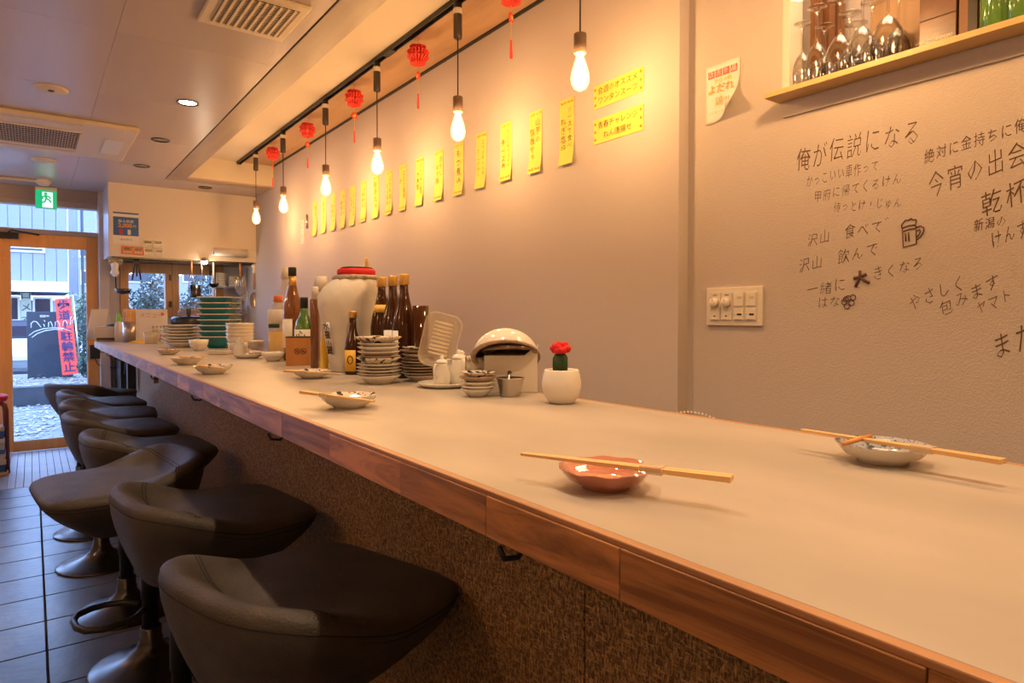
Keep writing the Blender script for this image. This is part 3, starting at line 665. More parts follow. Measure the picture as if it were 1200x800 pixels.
M['goldink'] = pm('yellow_marker', (0.80, 0.55, 0.05), 0.7)
text('伊豆の鮪', 0.017, (-0.0015, -0.068, -0.056), RT, UP, 'goldink', t, lift=0.001, res=1)
text('よだれ', 0.034, (-0.0015, -0.060, -0.083), RT, UP, 'oink', t, off=0.01, lift=0.002, res=2)
text('の', 0.014, (-0.0015, -0.062, -0.106), RT, UP, 'goldink', t, lift=0.003, res=1)
text('鶏 !!', 0.031, (-0.004, -0.070, -0.127), RT, UP, 'oink', t, lift=0.004, res=1)
text('ピリ辛うま', 0.012, (-0.004, -0.045, -0.160), RT, UP, 'oink', t, off=-0.01, lift=0.003, res=1)

# ------------------------------------------------------------------ handwriting on the near wall: traced marker strokes
HW = []
def line_chars(s, x0, y0, x1, y1, szpx, bold=0.0, sx=0.9, italic=0.12):
    a = at_x(x0, y0, XN); b = at_x(x1, y1, XN); dd = (a-b).length
    n_ = len(s); d = (b-a); r = d.normalized()
    up = Vector((0, 0, 1)); up = (up - r*up.dot(r)*0.5).normalized()
    mid = at_x((x0+x1)/2, (y0+y1)/2, XN)
    for j, c in enumerate(s):
        if c == ' ': continue
        p = a+d*((j+0.5)/n_)
        sz = szpx/765*( (p-CAM).dot(MCAM @ Vector((0, 0, -1))) )*random.uniform(0.9, 1.08)
        jz = random.uniform(-.05, .05)*sz; rr = (r+up*random.uniform(-.10, .10)).normalized()
        HW.append(text(c, sz, p+Vector((0, 0, jz)), rr, up, 'marker', None, 'g', (-0.013+bold if c not in '宵けたのすま乾杯俺' else -0.006), shear=italic, lift=0.0006, sx=sx*(dd/n_/sz)/1.0 if dd/n_/sz < 1.15 else sx, res=1))
line_chars('俺が伝説になる', 932, 190, 1080, 154, 31)
line_chars('かっこいい車作って', 944, 214, 1030, 194, 16)
line_chars('甲府に帰てくるけん', 953, 232, 1057, 210, 16)
line_chars('待っとけ!じゅん', 976, 244, 1057, 238, 14)
line_chars('沢山 食べて゛', 945, 283, 1052, 262, 18)
line_chars('沢山 飲んで', 935, 314, 1030, 293, 18)
line_chars('一緒に', 944, 342, 992, 334, 17)
line_chars('きくなろ', 1021, 324, 1084, 309, 18)
line_chars('はな', 957, 357, 985, 353, 15)
line_chars('絶対に金持ちに俺', 1082, 186, 1204, 146, 18, 0.008)
line_chars('今宵の出会', 1086, 222, 1204, 180, 33)
line_chars('乾杯', 1147, 246, 1206, 222, 31, 0.006)
line_chars('新潟の', 1140, 267, 1180, 258, 15, 0.014)
line_chars('けんず', 1160, 284, 1206, 267, 23, 0.004)
line_chars('やさしく', 1064, 358, 1132, 330, 20)
line_chars('包みます', 1100, 366, 1172, 328, 19)
line_chars('ヤマト', 1143, 365, 1186, 345, 18)
line_chars('また', 1160, 412, 1216, 392, 34)
hw = join_text(HW, 'handwriting', wn, 'marker'); hw.location = -wn.location
mb = MB()
def st(pts, r=0.0016): mb.tube([at_x(px, py, XN-0.001) for px, py in pts], r, 4)
def bz(x, y): return (930+x/5.717, 240+y/5.714)
st([bz(*p) for p in ((728,158),(735,282),(822,260),(820,150))]); st([bz(*p) for p in ((732,178),(775,162),(820,156))])
st([bz(*p) for p in ((728,158),(722,135),(735,120),(750,100),(768,104),(785,90),(802,100),(820,97),(822,115),(815,130),(820,150))])
st([bz(*p) for p in ((730,155),(770,138),(818,133))])
st([bz(*p) for p in ((822,150),(850,140),(872,152),(870,180),(850,215),(824,232))]); st([bz(*p) for p in ((824,172),(842,165),(850,175),(840,200),(825,214))])
st([bz(*p) for p in ((748,190),(752,245))]); st([bz(*p) for p in ((770,182),(773,242))])
for cx, cy in ((338, 650), (356, 678), (366, 625), (388, 655), (398, 618), (350, 632)):
    st([bz(cx+18*math.cos(k*PI/5), cy+18*math.sin(k*PI/5)) for k in range(11)], 0.0013)
for p in (((402,492),(450,482),(487,462)), ((443,440),(445,470),(432,510),(414,550)), ((448,484),(470,505),(508,522))): st([bz(*q) for q in p], 0.0042)
d_ = mb.build('handwriting_drawing', 'marker', wn); d_.location = -wn.location

# ------------------------------------------------------------------ switch plate
y1 = at_x(829.5, 360, XN).y; y0 = at_x(894.8, 360, XN).y; z1 = at_x(829, 337.6, XN).z; z0 = at_x(829, 381, XN).z
t = thing('switch_plate', 'white wall plate with two dimmer knobs and four switches', 'switch', (XN, (y0+y1)/2, (z0+z1)/2))
SW, SH = y1-y0, z1-z0
box('plate', (-0.004, 0, 0), (0.008, SW, SH), 'whitep', t, 0.002)
for k in range(4):
    yy = SW*(0.375-0.25*k)*0.86; cw = SW*0.19
    box('insert', (-0.0095, yy, 0), (0.003, cw, SH*0.74), 'white', t, 0.0008)
    if k < 2:
        MB().lathe([(0.0001, 0.016), (0.013, 0.016), (0.015, 0.013), (0.0155, 0), (0.0001, 0)], 24, T=Matrix.Translation((-0.011, yy, SH*0.10)) @ Matrix.Rotation(-PI/2, 4, 'Y')).build('dimmer_knob', 'whitep', t)
        box('knob_mark', (-0.0275, yy, SH*0.10+0.009), (0.0006, 0.0015, 0.006), 'gunmetal', t)
        box('button', (-0.0125, yy, -SH*0.25), (0.003, cw*0.86, SH*0.19), 'whitep', t, 0.0006)
        box('button_mark', (-0.0142, yy, -SH*0.25), (0.0005, 0.008, 0.003), 'gunmetal', t)
        box('scale_mark', (-0.0112, yy, SH*0.30), (0.0005, cw*0.4, 0.002), 'gunmetal', t)
    else:
        for s in (0.17, -0.20):
            box('rocker', (-0.0125, yy, SH*s), (0.003, cw*0.86, SH*(0.33 if s > 0 else 0.28)), 'whitep', t, 0.0006)
        box('label_window', (-0.0143, yy-0.004, SH*0.22), (0.0006, cw*0.42, 0.007), 'offwhite', t)
        box('label_text', (-0.0143, yy-0.004, -SH*0.21), (0.0006, cw*0.42, 0.006), 'gunmetal', t)
        box('indicator', (-0.0143, yy+0.013, -SH*0.21), (0.0006, 0.003, 0.003), 'exit_green', t)

# ------------------------------------------------------------------ niche shelf with glasses
XS = 1.769
M['shelfwood'] = wood('pale_shelf_wood', (0.62, 0.42, 0.19), (0.56, 0.37, 0.16), 'Y', 16, 0.5)
M['shelfunder'] = M['shelfwood']
sh = thing('wall_shelf', 'long pale wooden shelf board under the glasses niche', 'shelf', (XN, NY0, ZS))
child(bb('shelf_board', XS, XN+0.25, YB+0.05, 1.135, ZS-0.0155, ZS, 'shelfwood', None, 0.001), sh)
child(bb('cleat', XN-0.006, XN, YB+0.05, 1.12, ZS-0.062, ZS-0.016, 'wall'), sh)
child(bb('niche_post', XN, XN+0.07, NY0-0.012, NY0+0.012, ZS, 2.75, 'white', None, 0.001), sh)
M['plankbrown'] = wood('brown_niche_plank', (0.30, 0.13, 0.05), (0.16, 0.07, 0.03), 'Z', 12, 0.5)
# brown wooden slats standing at the niche's far end
for k in range(4):
    t = MB().box((0, 0, 0), (0.020, 0.030, 0.9)).build('wooden_board', 'plankbrown', None, 0.002); t.location = (XN+0.10+k*0.037, NY0-0.04-(k % 2)*0.012, ZS+0.45)
    tag(t, ['outermost','second','third','innermost'][k]+' brown upright board in the niche corner behind the wine glasses', 'board', 'brown boards in the niche corner')
def flute(r, h, kind):
    t = thing('wine_glass', '', 'glass', (0, 0, 0), 0, 'upturned stemmed glasses on the wall shelf')
    hb = h*0.52
    MB().lathe([(r*0.80, 0), (r*0.93, hb*0.2), (r, hb*0.42), (r*0.92, hb*0.68), (r*0.55, hb*0.92), (0.006, hb*1.02), (0.0042, hb*1.1), (0.0036, h*0.75), (0.0042, h-0.016), (0.010, h-0.006), (r*0.9, h-0.0015), (r*0.9, h), (0.0001, h)]
               if kind else [(r*0.9, 0), (r, h*.2)], 28).build('bowl', 'crystal', t)
    MB().lathe([(r*0.78, 0.0), (r*0.91, hb*0.2), (r*0.975, hb*0.42), (r*0.90, hb*0.67), (r*0.53, hb*0.90), (0.0001, hb*0.98)], 28).build('inner_wall', 'crystal', t)
    return t
def on_shelf(px, x): 
    return at_x(px, 70, x)
GL = [(940, 1.815, 0.026, 0.185, 'small upturned champagne glass at the far left end of the wall shelf'),
      (957, 1.815, 0.029, 0.215, 'upturned stemmed glass second from the left at the shelf front'),
      (984, 1.815, 0.036, 0.215, 'wide upturned wine glass third from the left at the shelf front'),
      (1010, 1.815, 0.034, 0.215, 'upturned wine glass fourth from the left at the shelf front'),
      (1040, 1.815, 0.038, 0.225, 'large upturned wine glass nearest on the shelf front, before the sand coloured panel'),
      (966, 1.895, 0.030, 0.19, 'upturned glass behind the gap between second and third front glasses'),
      (995, 1.895, 0.034, 0.20, 'upturned wine glass in the back row behind the fourth front glass'),
      (1022, 1.895, 0.034, 0.21, 'upturned wine glass in the back row left of the sand coloured panel'),
      (1052, 1.895, 0.036, 0.21, 'upturned wine glass in the back row nearest the sand coloured panel'),
      (1003, 1.975, 0.034, 0.20, 'upturned wine glass in the third row deep inside the niche')]
for px, x, r, h, lab in GL:
    t = flute(r, h, 1); p = on_shelf(px, x); t.location = (x, p.y, ZS+0.0005); t['label'] = lab
lamp('niche_lamp', 'AREA', (XN+0.13, 0.85, 2.58), 5.0, (1.0, 0.72, 0.45), (0, 0, 0), size=0.5)
# sand panel, dark boxed book, green bottles
M['sand'] = pm('sand_panel', (0.40, 0.27, 0.17), 0.5, var=0.15, vscale=12)
M['darkbook'] = wood('dark_reddish_box', (0.12, 0.045, 0.025), (0.05, 0.022, 0.014), 'Y', 10, 0.35)
M['blackbox'] = pm('black_box', (0.03, 0.022, 0.018), 0.4)
def nbx(px, x): return at_x(px, 60, x).y
ya, yb = nbx(1020, 1.86), nbx(1076, 1.86)
t = thing('sand_panel', 'sand coloured leaning picture panel behind the wine glasses', 'panel', (1.93, (ya+yb)/2, ZS))
box('panel', (0, 0, 0.16), (0.012, (ya-yb)*1.5, 0.32), 'sand', t, 0.001)
y1, y0 = nbx(1077, 1.86), nbx(1120, 1.86)
t = thing('gift_box', 'dark reddish brown box with small white lettering on the wall shelf', 'box', (1.86, (y0+y1)/2, ZS))
box('body', (0.05, 0, 0.15), (0.10, y1-y0, 0.30), 'darkbook', t, 0.001)
box('lid_groove', (-0.0006, 0, 0.095), (0.0012, y1-y0, 0.0018), 'darkgap', t)
text('DNA SHITENNOU', 0.0105, (-0.001, 0.008, 0.040), RT, UP, 'paper', t, lift=0.0008, res=1)
y3, y2 = nbx(1121, 1.86), nbx(1152, 1.86)
t = thing('book_box', 'black edged brown box between the lettered box and the green bottles', 'box', (1.86, (y3+y2)/2, ZS))
box('body', (0.05, 0, 0.15), (0.09, y3-y2-0.004, 0.30), 'plankbrown', t, 0.001)
box('black_spine', (-0.0015, -0.006, 0.15), (0.004, 0.020, 0.30), 'blackbox', t)
for i, (px, x) in enumerate(((1166, 1.84), (1196, 1.84), (1230, 1.85))):
    yy = nbx(px, x); t = thing('green_bottle', ['green glass bottle on the wall shelf beside the black edged box', 'green glass bottle on the shelf at the right edge of the photo', 'green glass bottle on the shelf just beyond the right edge'][i], 'bottle', (x+0.02, yy, ZS), 0, 'green bottles on the wall shelf')
    MB().lathe([(0.0001, 0), (0.033, 0), (0.037, 0.006), (0.037, 0.18), (0.030, 0.21), (0.015, 0.24), (0.014, 0.30), (0.0001, 0.30)], 28).build('bottle_body', 'green_glass', t)
    MB().lathe([(0.0375, 0.09), (0.0377, 0.09), (0.0377, 0.16), (0.0375, 0.16)], 20, a0=PI*0.9, a1=PI*1.25).build('label', 'offwhite', t)
# ------------------------------------------------------------------ stools
def sstep(a, b, x): x = min(1, max(0, (x-a)/(b-a))); return x*x*(3-2*x)
SZ = ZC-0.55
def outline(t, k=1.0):
    c, s = math.cos(t), math.sin(t)
    a = 0.265 if c > 0 else 0.215; b = 0.262; n = 5.5 if c > 0 else 2.8
    R = (abs(c/a)**n+abs(s/b)**n)**(-1/n); return R*k*c+0.06, R*k*s*(1-0.08*max(0, c))
def lip(t): return 0.074*sstep(-0.30, 0.75, -math.cos(t))
def make_stool():
    t = thing('bar_stool', '', 'stool', (0, 0, 0), 0, 'black bar stools along the counter')
    NS = 56; rows = []
    def ring(fn): rows.append([fn(2*PI*i/NS) for i in range(NS)])
    def top(k, t_):
        x, y = outline(t_, k); z = 0.016*(1-k*k)+lip(t_)*sstep(0.42, 0.93, k)-0.006*sstep(0.9, 1, k)
        return (x, y, SZ+z)
    for k in (0.08, 0.25, 0.42, 0.52, 0.60, 0.68, 0.76, 0.84, 0.91, 0.96): ring(lambda a, k=k: top(k, a))
    ring(lambda a: (outline(a, 0.99)[0], outline(a, 0.99)[1], SZ-0.008+lip(a)*0.99))
    ring(lambda a: (outline(a, 1.0)[0], outline(a, 1.0)[1], SZ-0.020+lip(a)*0.95))
    def side(a, s):
        zt = SZ-0.022+lip(a)*0.93; th = 0.050; k = 1.0-0.40*s**1.25
        x, y = outline(a, k); zb = SZ-0.150
        z = zt-(0.02+0.0*s) if s == 0 else zt+(zb-zt)*(s**0.85)
        return (x-0.06*s*0.5, y, z)
    for s in (0.12, 0.3, 0.5, 0.7, 0.88, 1.0): ring(lambda a, s=s: side(a, s))
    ring(lambda a: (outline(a, 0.45)[0]-0.04, outline(a, 0.45)[1], SZ-0.156))
    vs = [v for r in rows for v in r]; n = NS; fs = []
    for j in range(len(rows)-1):
        for i in range(n): fs.append((j*n+i, j*n+(i+1) % n, (j+1)*n+(i+1) % n, (j+1)*n+i))
    fs.append(tuple(range(n))[::-1]); m = (len(rows)-1)*n; fs.append(tuple(m+i for i in range(n)))
    seat = MB().add(vs, fs, True).build('seat', 'leather', t)
    mb = MB()
    for off, k in ((-0.019, 1.0005), (-0.031, 0.985)):
        mb.tube([(outline(2*PI*i/72, k)[0], outline(2*PI*i/72, k)[1], SZ+off+lip(2*PI*i/72)*0.93) for i in range(72)], 0.0013, 5, True)
    mb.build('edge_stitching', 'thread', seat)
    mb = MB()
    for d in (0, 0.008):      # curved double seam where the low back meets the cushion
        pts = []
        for q in range(17):
            yy = -0.235+0.47*q/16; xx = -0.030+d-0.045*(1-(yy/0.235)**2)
            # find k,t on the top surface
            a = math.atan2(yy, xx-0.06); R = math.hypot(outline(a)[0]-0.06, outline(a)[1]); k = math.hypot(xx-0.06, yy)/R
            pts.append((xx, yy, top(min(k, 0.99), a)[2]+0.0005))
        mb.tube(pts, 0.0014, 4)
    mb.build('back_seam', 'thread', seat)
    MB().lathe([(0.0001, SZ-0.150), (0.085, SZ-0.150), (0.085, SZ-0.165), (0.035, SZ-0.172), (0.0001, SZ-0.172)], 24).build('mounting_plate', 'black', t)
    MB().lathe([(0.0001, SZ-0.17), (0.030, SZ-0.17), (0.030, 0.24), (0.026, 0.24), (0.026, 0.07), (0.0001, 0.07)], 24).build('column', 'black', t)
    MB().lathe([(0.031, 0.14), (0.034, 0.138), (0.034, 0.105), (0.037, 0.102), (0.037, 0.09), (0.048, 0.068), (0.075, 0.046), (0.110, 0.030), (0.155, 0.017), (0.185, 0.010), (0.192, 0.006), (0.192, 0.0), (0.0001, 0.0)], 44).build('base', 'gunmetal', t)
    zf = 0.215
    fr = [(0.028, 0.03, zf), (0.06, 0.075, zf), (0.11, 0.10, zf), (0.16, 0.10, zf), (0.205, 0.075, zf), (0.222, 0.03, zf), (0.222, -0.03, zf), (0.205, -0.075, zf), (0.16, -0.10, zf), (0.11, -0.10, zf), (0.06, -0.075, zf), (0.028, -0.03, zf)]
    MB().tube(fr, 0.011, 8).build('footrest', 'black', t)
    MB().tube([(0.0, -0.02, SZ-0.175), (0.01, -0.12, SZ-0.178), (0.012, -0.20, SZ-0.17)], 0.006, 6).build('lever', 'black', t)
    return t
ST = [(0.36, 1.27, 16, 0), (0.325, 2.0, 7, 0), (0.322, 2.57, 186, -5), (0.305, 3.12, 4, 0), (0.265, 3.80, 5, 0), (0.27, 4.40, -6, 0), (0.275, 5.0, 4, 0), (0.275, 5.65, 40, 0)]
SL = ['bar stool nearest the camera with its seat cut by the counter shadow', 'second bar stool from the camera, low back towards the aisle', 'third bar stool, swivelled so its low back faces the counter',
      'fourth bar stool, mostly hidden behind the swivelled one', 'fifth bar stool from the camera, its seat clear of the fourth', 'sixth bar stool, mostly hidden behind the fifth', 'seventh bar stool, last but one before the door', 'farthest bar stool, turned, its back towards the camera']
s0 = make_stool()
for i, (x, y, a, fa) in enumerate(ST):
    t = s0 if i == 0 else dup(s0)
    t.location = (x, y, 0); t.rotation_euler = (0, 0, math.radians(a)); t['label'] = 'black leather '+SL[i]
# the second and third stools' foot rings are turned to the aisle
for ch in s0.children: pass

# ------------------------------------------------------------------ counter items
def cp(px, py): p = at_z(px, py, ZT); return p.x, p.y
def depth(x, y): return 0.5927*x+0.8054*y
def px2m(w, x, y): return w*depth(x, y)/765
def dish(name, label, px, py, wpx, mat_in, mat_out=None, h=0.03, wavy=0, loc=None, r=None, group=None):
    x, y = loc or cp(px, py); r = r or px2m(wpx, x, y)/2
    t = thing(name, label, 'dish', (x, y, ZT), 0, group)
    mod = (lambda a, rr, z: (rr*(1+0.012*math.cos(9*a)*(rr/r)), z+0.0009*math.sin(9*a)*max(0, rr/r-0.5)*2)) if wavy else None
    MB().lathe([(0.0001, 0.004), (r*0.40, 0.004), (r*0.42, 0.0), (r*0.52, 0.0), (r*0.54, 0.004), (r*0.80, h*0.45), (r, h)], 44, mod=mod).build('body', mat_out or mat_in, t)
    MB().lathe([(r, h), (r*0.97, h+0.0004), (r*0.76, h*0.52), (r*0.50, 0.0075), (0.0001, 0.0065)], 44, mod=mod).build('inside', mat_in, t)
    return t, x, y, r
M['band'] = milky('translucent_paper_band', (.95, .92, .86), 1.3, .35, (.8, .72, .6))
def chopsticks(label, a, b, za, zb):
    """a pair of joined disposable chopsticks between two pixel points at heights za, zb above the counter"""
    A = at_z(a[0], a[1], ZT+za); B = at_z(b[0], b[1], ZT+zb); d = B-A; L_ = d.length
    t = thing('chopsticks', label, 'chopsticks', A, 0, 'wooden chopsticks across the dishes')
    t.rotation_euler = (0, -math.atan2(d.z, math.hypot(d.x, d.y)), math.atan2(d.y, d.x))
    for s in (-1, 1):
        vs = []
        for q, wd_ in ((0, 0.0022), (1, 0.0042)):
            for (yy, zz) in ((-1, -1), (1, -1), (1, 1), (-1, 1)): vs.append((L_*q, s*(wd_+0.0004)*(1.0) + yy*wd_*0.9, zz*wd_*0.75))
        MB().add(vs, [(0,1,2,3)[::-1], (4,5,6,7), (0,1,5,4), (1,2,6,5), (2,3,7,6), (3,0,4,7)]).build('stick', 'stick', t, 0.0005)
    bnd = MB().box((0, 0, 0), (L_*.10, .0175, .0085)).build('paper_band', 'band', t); bnd.location = (L_*(.66 if L_ > .2 else .5), 0, 0)
    return t, L_
dish('small_dish', 'pink glazed scalloped small dish under the nearest chopsticks', 710, 570, 112, 'pink', None, 0.024, 1)
chopsticks('chopsticks lying across the pink dish', (612, 531.5), (858, 560.5), 0.033, 0.033)
t_, x_, y_, r_ = dish('small_dish', 'blue patterned small dish with white outside, at the counter back', 1034, 541, 102, 'blue', 'cer', 0.026)
t2, L2 = chopsticks('chopsticks lying across the blue patterned dish', (940, 503.5), (1176, 540.5), 0.031, 0.031)
ps = MB(); 
a_ = at_z(988, 520, ZT+0.031); b_ = at_z(1020, 511, ZT+0.033)
t3 = thing('chopstick_sleeve', 'small orange wooden rest tip behind the blue patterned dish chopsticks', 'chopstick rest', a_)
MB().tube([(0, 0, 0), b_-a_], 0.0035, 4).build('rest', 'orange_box', t3)
dish('small_dish', 'red and black patterned white dish, third from the camera, with chopsticks', 409, 477, 68, 'imari', 'cer', 0.028, 1)
chopsticks('chopsticks across the third patterned dish from the camera', (438, 470), (354, 459), 0.028, 0.036)
dish('small_dish', 'patterned dish before the small brown yellow-label bottle, with chopsticks', 365.5, 443, 45, 'imari', 'cer', 0.026, 1)
chopsticks('chopsticks across the dish before the big white jar', (400, 438.5), (334, 434.5), 0.028, 0.032)
dish('small_dish', 'patterned dish near the counter edge below the white cup stack', 250, 438, 43, 'imari', 'cer', 0.03, 1)
chopsticks('chopsticks on the dish below the white cup stack', (262, 431.5), (234, 428.5), 0.032, 0.036)
dish('small_dish', 'patterned dish below the small white bowl near the counter edge', 219.5, 427, 37, 'imari', 'cer', 0.03, 1)
chopsticks('chopsticks on the dish below the small white bowl', (242, 420), (212, 418), 0.034, 0.036)
dish('small_dish', 'farthest small dish, in front of the wavy white plates', 197.5, 415.5, 26, 'imari', 'cergrey', 0.028, 1)
chopsticks('chopsticks on the farthest small dish', (212, 410.5), (190, 410), 0.032, 0.034)

def stack(name, labfn, cat, px, py, items, group):
    """items: (radius px, pitch, material, dish height); bottom to top"""
    x, y = cp(px, py); z = ZT; out = []
    for i, (wpx, pitch, mt, hh) in enumerate(items):
        r = px2m(wpx, x, y)/2
        t = thing(name, labfn(i, len(items)), cat, (x+random.uniform(-.002, .002), y+random.uniform(-.002, .002), z), random.uniform(0, 6), group)
        MB().lathe([(0.0001, 0.003), (r*0.45, 0.003), (r*0.46, 0), (r*0.56, 0), (r*0.60, 0.003), (r*0.86, hh*0.62), (r, hh*0.92), (r, hh), (r*0.97, hh), (r*0.82, hh*0.72), (r*0.5, 0.006), (0.0001, 0.006)], 36).build('plate_body', mt, t)
        z += pitch; out.append(t)
    return x, y, z
# tall patterned stack and its neighbour
pl1 = [(50, .0215, 'cer', .026), (50, .009, 'cergrey', .011), (52, .009, 'cer', .011), (52, .009, 'cergrey', .011), (52, .009, 'cer', .012), (52, .014, 'imari', .022), (49, .010, 'cerbrown', .013), (50, .012, 'cergrey', .016), (49, .012, 'cer', .018), (49, .013, 'cergrey', .017), (54, .014, 'imari', .022)]
n1 = ['cream bowl at the bottom', 'thin grey plate second from the bottom', 'thin white plate third from the bottom', 'thin grey plate fourth from the bottom', 'thin white plate fifth from the bottom', 'blue patterned bowl below the brown rimmed plate', 'brown rimmed plate in the middle', 'grey bowl just above the brown rimmed plate', 'white bowl third from the top', 'grey bowl second from the top', 'wide patterned bowl on top']
stack('plate', lambda i, n: n1[i]+' in the stack beside the small brown bottle', 'plate', 444, 449, pl1, 'tall mixed plate stack')
pl2 = [(40, .017, 'cergrey', .02)]+[(47, .0088, 'cerbrown' if i % 2 else 'cergrey', .0105) for i in range(6)]+[(46, .013, 'cergrey', .016), (50, .012, 'cerbrown', .015), (46, .01, 'imari', .012)]
stack('plate', lambda i, n: ('cream bowl at the bottom' if i == 0 else 'red patterned plate on top' if i == n-1 else 'grey brown plate %s from the bottom' % ORD[i].replace('nearest', 'first'))+' of the stack right of the tall one', 'plate', 494, 446, pl2, 'second plate stack')
pl3 = [(38, .014, 'cer', .02), (42, .010, 'cer', .014), (42, .010, 'cer', .014), (44, .012, 'cerbrown', .017), (41, .012, 'imari', .016)]
stack('sauce_dish', lambda i, n: ['cream dish at the bottom', 'cream dish second from the bottom', 'cream dish in the middle', 'brown dish second from the top', 'red patterned dish on top'][i]+' of the low stack by the steel cup', 'dish', 560, 464, pl3, 'low stack of sauce dishes')
x_, y_ = cp(560, 464)
# wavy white plates, far
pls = [(36, .030, 'cer', .036)]+[(43, .0195, 'cer', .020) for _ in range(6)]
stack('plate', lambda i, n: 'deep white bowl at the bottom of the wavy white plate stack' if i == 0 else 'white wavy rimmed plate %s from the bottom, left of the teal bowls' % ORD[i], 'plate', 213, 407, pls, 'far white plate stack')
# white cup stack
cps = [(29, .036, 'cer', .055)]+[(31.5, .0185, 'cer', .055) for _ in range(5)]
x0_, y0_ = cp(281.5, 414)
for i in range(6):
    r = px2m(31.5 if i else 29, x0_, y0_)/2
    t = thing('cup', 'white cup %s from the bottom in the stack right of the teal bowls' % ORD[i] if i else 'lowest white cup of the stack right of the teal bowls', 'cup', (x0_, y0_, ZT+i*0.0185+(0.0 if not i else 0.012)), i, 'white cup stack')
    MB().lathe([(0.0001, 0.002), (r*.55, 0), (r*.62, .004), (r*.88, .040), (r, .062), (r*.97, .062), (r*.84, .040), (r*.5, .006), (0.0001, .006)], 32).build('cup_body', 'cer', t)
# small white bowl
x_, y_ = cp(233, 411); r = px2m(22, x_, y_)/2
t = thing('rice_bowl', 'single small white bowl between the wavy plates and teal bowls', 'bowl', (x_, y_, ZT))
MB().lathe([(0.0001, .002), (r*.45, 0), (r*.5, .006), (r*.85, .030), (r, .066), (r*.96, .066), (r*.8, .034), (r*.4, .010), (0.0001, .008)], 32).build('body', 'cer', t)
# teal square bowls
x_, y_ = cp(260, 408); s0_ = px2m(50, x_, y_)
tr_ = thing('white_tray', 'low white square tray in front of the teal bowls', 'tray', (*cp(259, 415), ZT), -0.63)
box('tray_body', (0, 0, 0.012), (0.10, 0.10, 0.022), 'cer', tr_, 0.004)
y_ += 0.05
for i in range(8):
    t = thing('square_bowl', ('bottom' if i == 0 else 'topmost' if i == 7 else ORD[i]+' from bottom')+' teal square bowl with cream rim in the tall far stack', 'bowl', (x_, y_, ZT+0.0005+i*0.0355), -math.radians(36)+random.uniform(-.03, .03), 'teal square bowls in a tall stack')
    a = s0_*0.5*0.80
    def sq(k): return [(-a*k, -a*k), (a*k, -a*k), (a*k, a*k), (-a*k, a*k)]
    def prism(levels, nm, mt):
        vs = []; fs = []
        for k, z in levels:
            rr = 0.12*a
            for (cx, cy, a0) in ((-a*k+rr, -a*k+rr, PI), (a*k-rr, -a*k+rr, 1.5*PI), (a*k-rr, a*k-rr, 0), (-a*k+rr, a*k-rr, .5*PI)):
                for q in range(4): an = a0+q*PI/6; vs.append((cx+rr*math.cos(an), cy+rr*math.sin(an), z))
        n_ = 16
        for j in range(len(levels)-1):
            for q in range(n_): fs.append((j*n_+q, j*n_+(q+1) % n_, (j+1)*n_+(q+1) % n_, (j+1)*n_+q))
        fs.append(tuple(range(n_))); m_ = (len(levels)-1)*n_; fs.append(tuple(m_+q for q in range(n_)))
        return MB().add(vs, fs).build(nm, mt, t)
    prism([(.48, 0), (.5, .002), (.80, .052), (.92, .072), (.88, .072), (.74, .05), (.4, .006)], 'bowl_body', 'teal')
    prism([(.925, .0705), (.955, .072), (.955, .0755), (.90, .0765), (.87, .0725)], 'cream_rim', 'cergrey')
# saucer with cruets
def ring_handle(c, r, th, mat, parent, name='handle', tilt=0.0, rot=0.0, sq=1.3):
    pts = [(c[0]+r*math.cos(a)*math.cos(rot), c[1]+r*math.cos(a)*math.sin(rot), c[2]+r*sq*math.sin(a)) for a in [k*2*PI/20 for k in range(20)]]
    return MB().tube(pts, th, 6, True).build(name, mat, parent)
x_, y_ = cp(290.5, 419.5); r = px2m(33, x_, y_)/2
t = thing('saucer', 'white saucer holding a glass cruet and a steel lidded jar', 'dish', (x_, y_, ZT))
MB().lathe([(0.0001, .002), (r*.6, 0), (r*.7, .002), (r, .020), (r*.98, .022), (r*.7, .006), (0.0001, .006)], 36).build('body', 'cer', t)
t = thing('spice_jar', 'glass jar with steel lid on the far saucer', 'jar', (x_+0.032, y_-0.02, ZT+0.007))
MB().lathe([(0.0001, 0), (.032, 0), (.034, .004), (.034, .040), (.0001, .040)], 24).build('jar_body', 'clear', t)
MB().lathe([(0.0001, .003), (.031, .003), (.031, .020), (.0001, .020)], 24).build('contents', 'cerbrown', t)
MB().lathe([(.0001, .078), (.034, .078), (.0355, .076), (.0355, .042), (.0001, .041)], 24).build('lid', 'steel', t)
t = thing('glass_cruet', 'white glass cruet with handle beside the far steel lidded jar', 'cruet', (x_-0.035, y_+0.012, ZT+0.007))
MB().lathe([(0.0001, 0), (.026, 0), (.030, .02), (.028, .05), (.018, .07), (.02, .078), (.008, .084), (.009, .092), (.0001, .096)], 24).build('body', 'cer', t)
ring_handle((-.030, .02, .045), .016, .003, 'cer', t, rot=2.5)
# bowl in front of PET bottle
x_, y_ = cp(320, 423); r = px2m(27, x_, y_)/2
t = thing('white_bowl', 'shallow white bowl in front of the yellow oil bottle', 'bowl', (x_, y_, ZT))
MB().lathe([(0.0001, .002), (r*.5, 0), (r*.55, .004), (r*.9, .022), (r, .040), (r*.97, .041), (r*.85, .022), (.0001, .008)], 32).build('body', 'cer', t)

def bottle(name, label, cat, px, d, prof, mat, seg=28, loc=None, group=None):
    if loc is None:
        X = (px-37)*d/950; Y = (d-0.5927*X)/0.8054; loc = (X, Y)
    t = thing(name, label, cat, (loc[0], loc[1], ZT), 0, group)
    MB().lathe(prof, seg).build('bottle_body', mat, t); return t
def arc(name, prof, mat, parent, a0, a1, seg=16): return MB().lathe(prof, seg, a0=math.radians(a0), a1=math.radians(a1)).build(name, mat, parent)
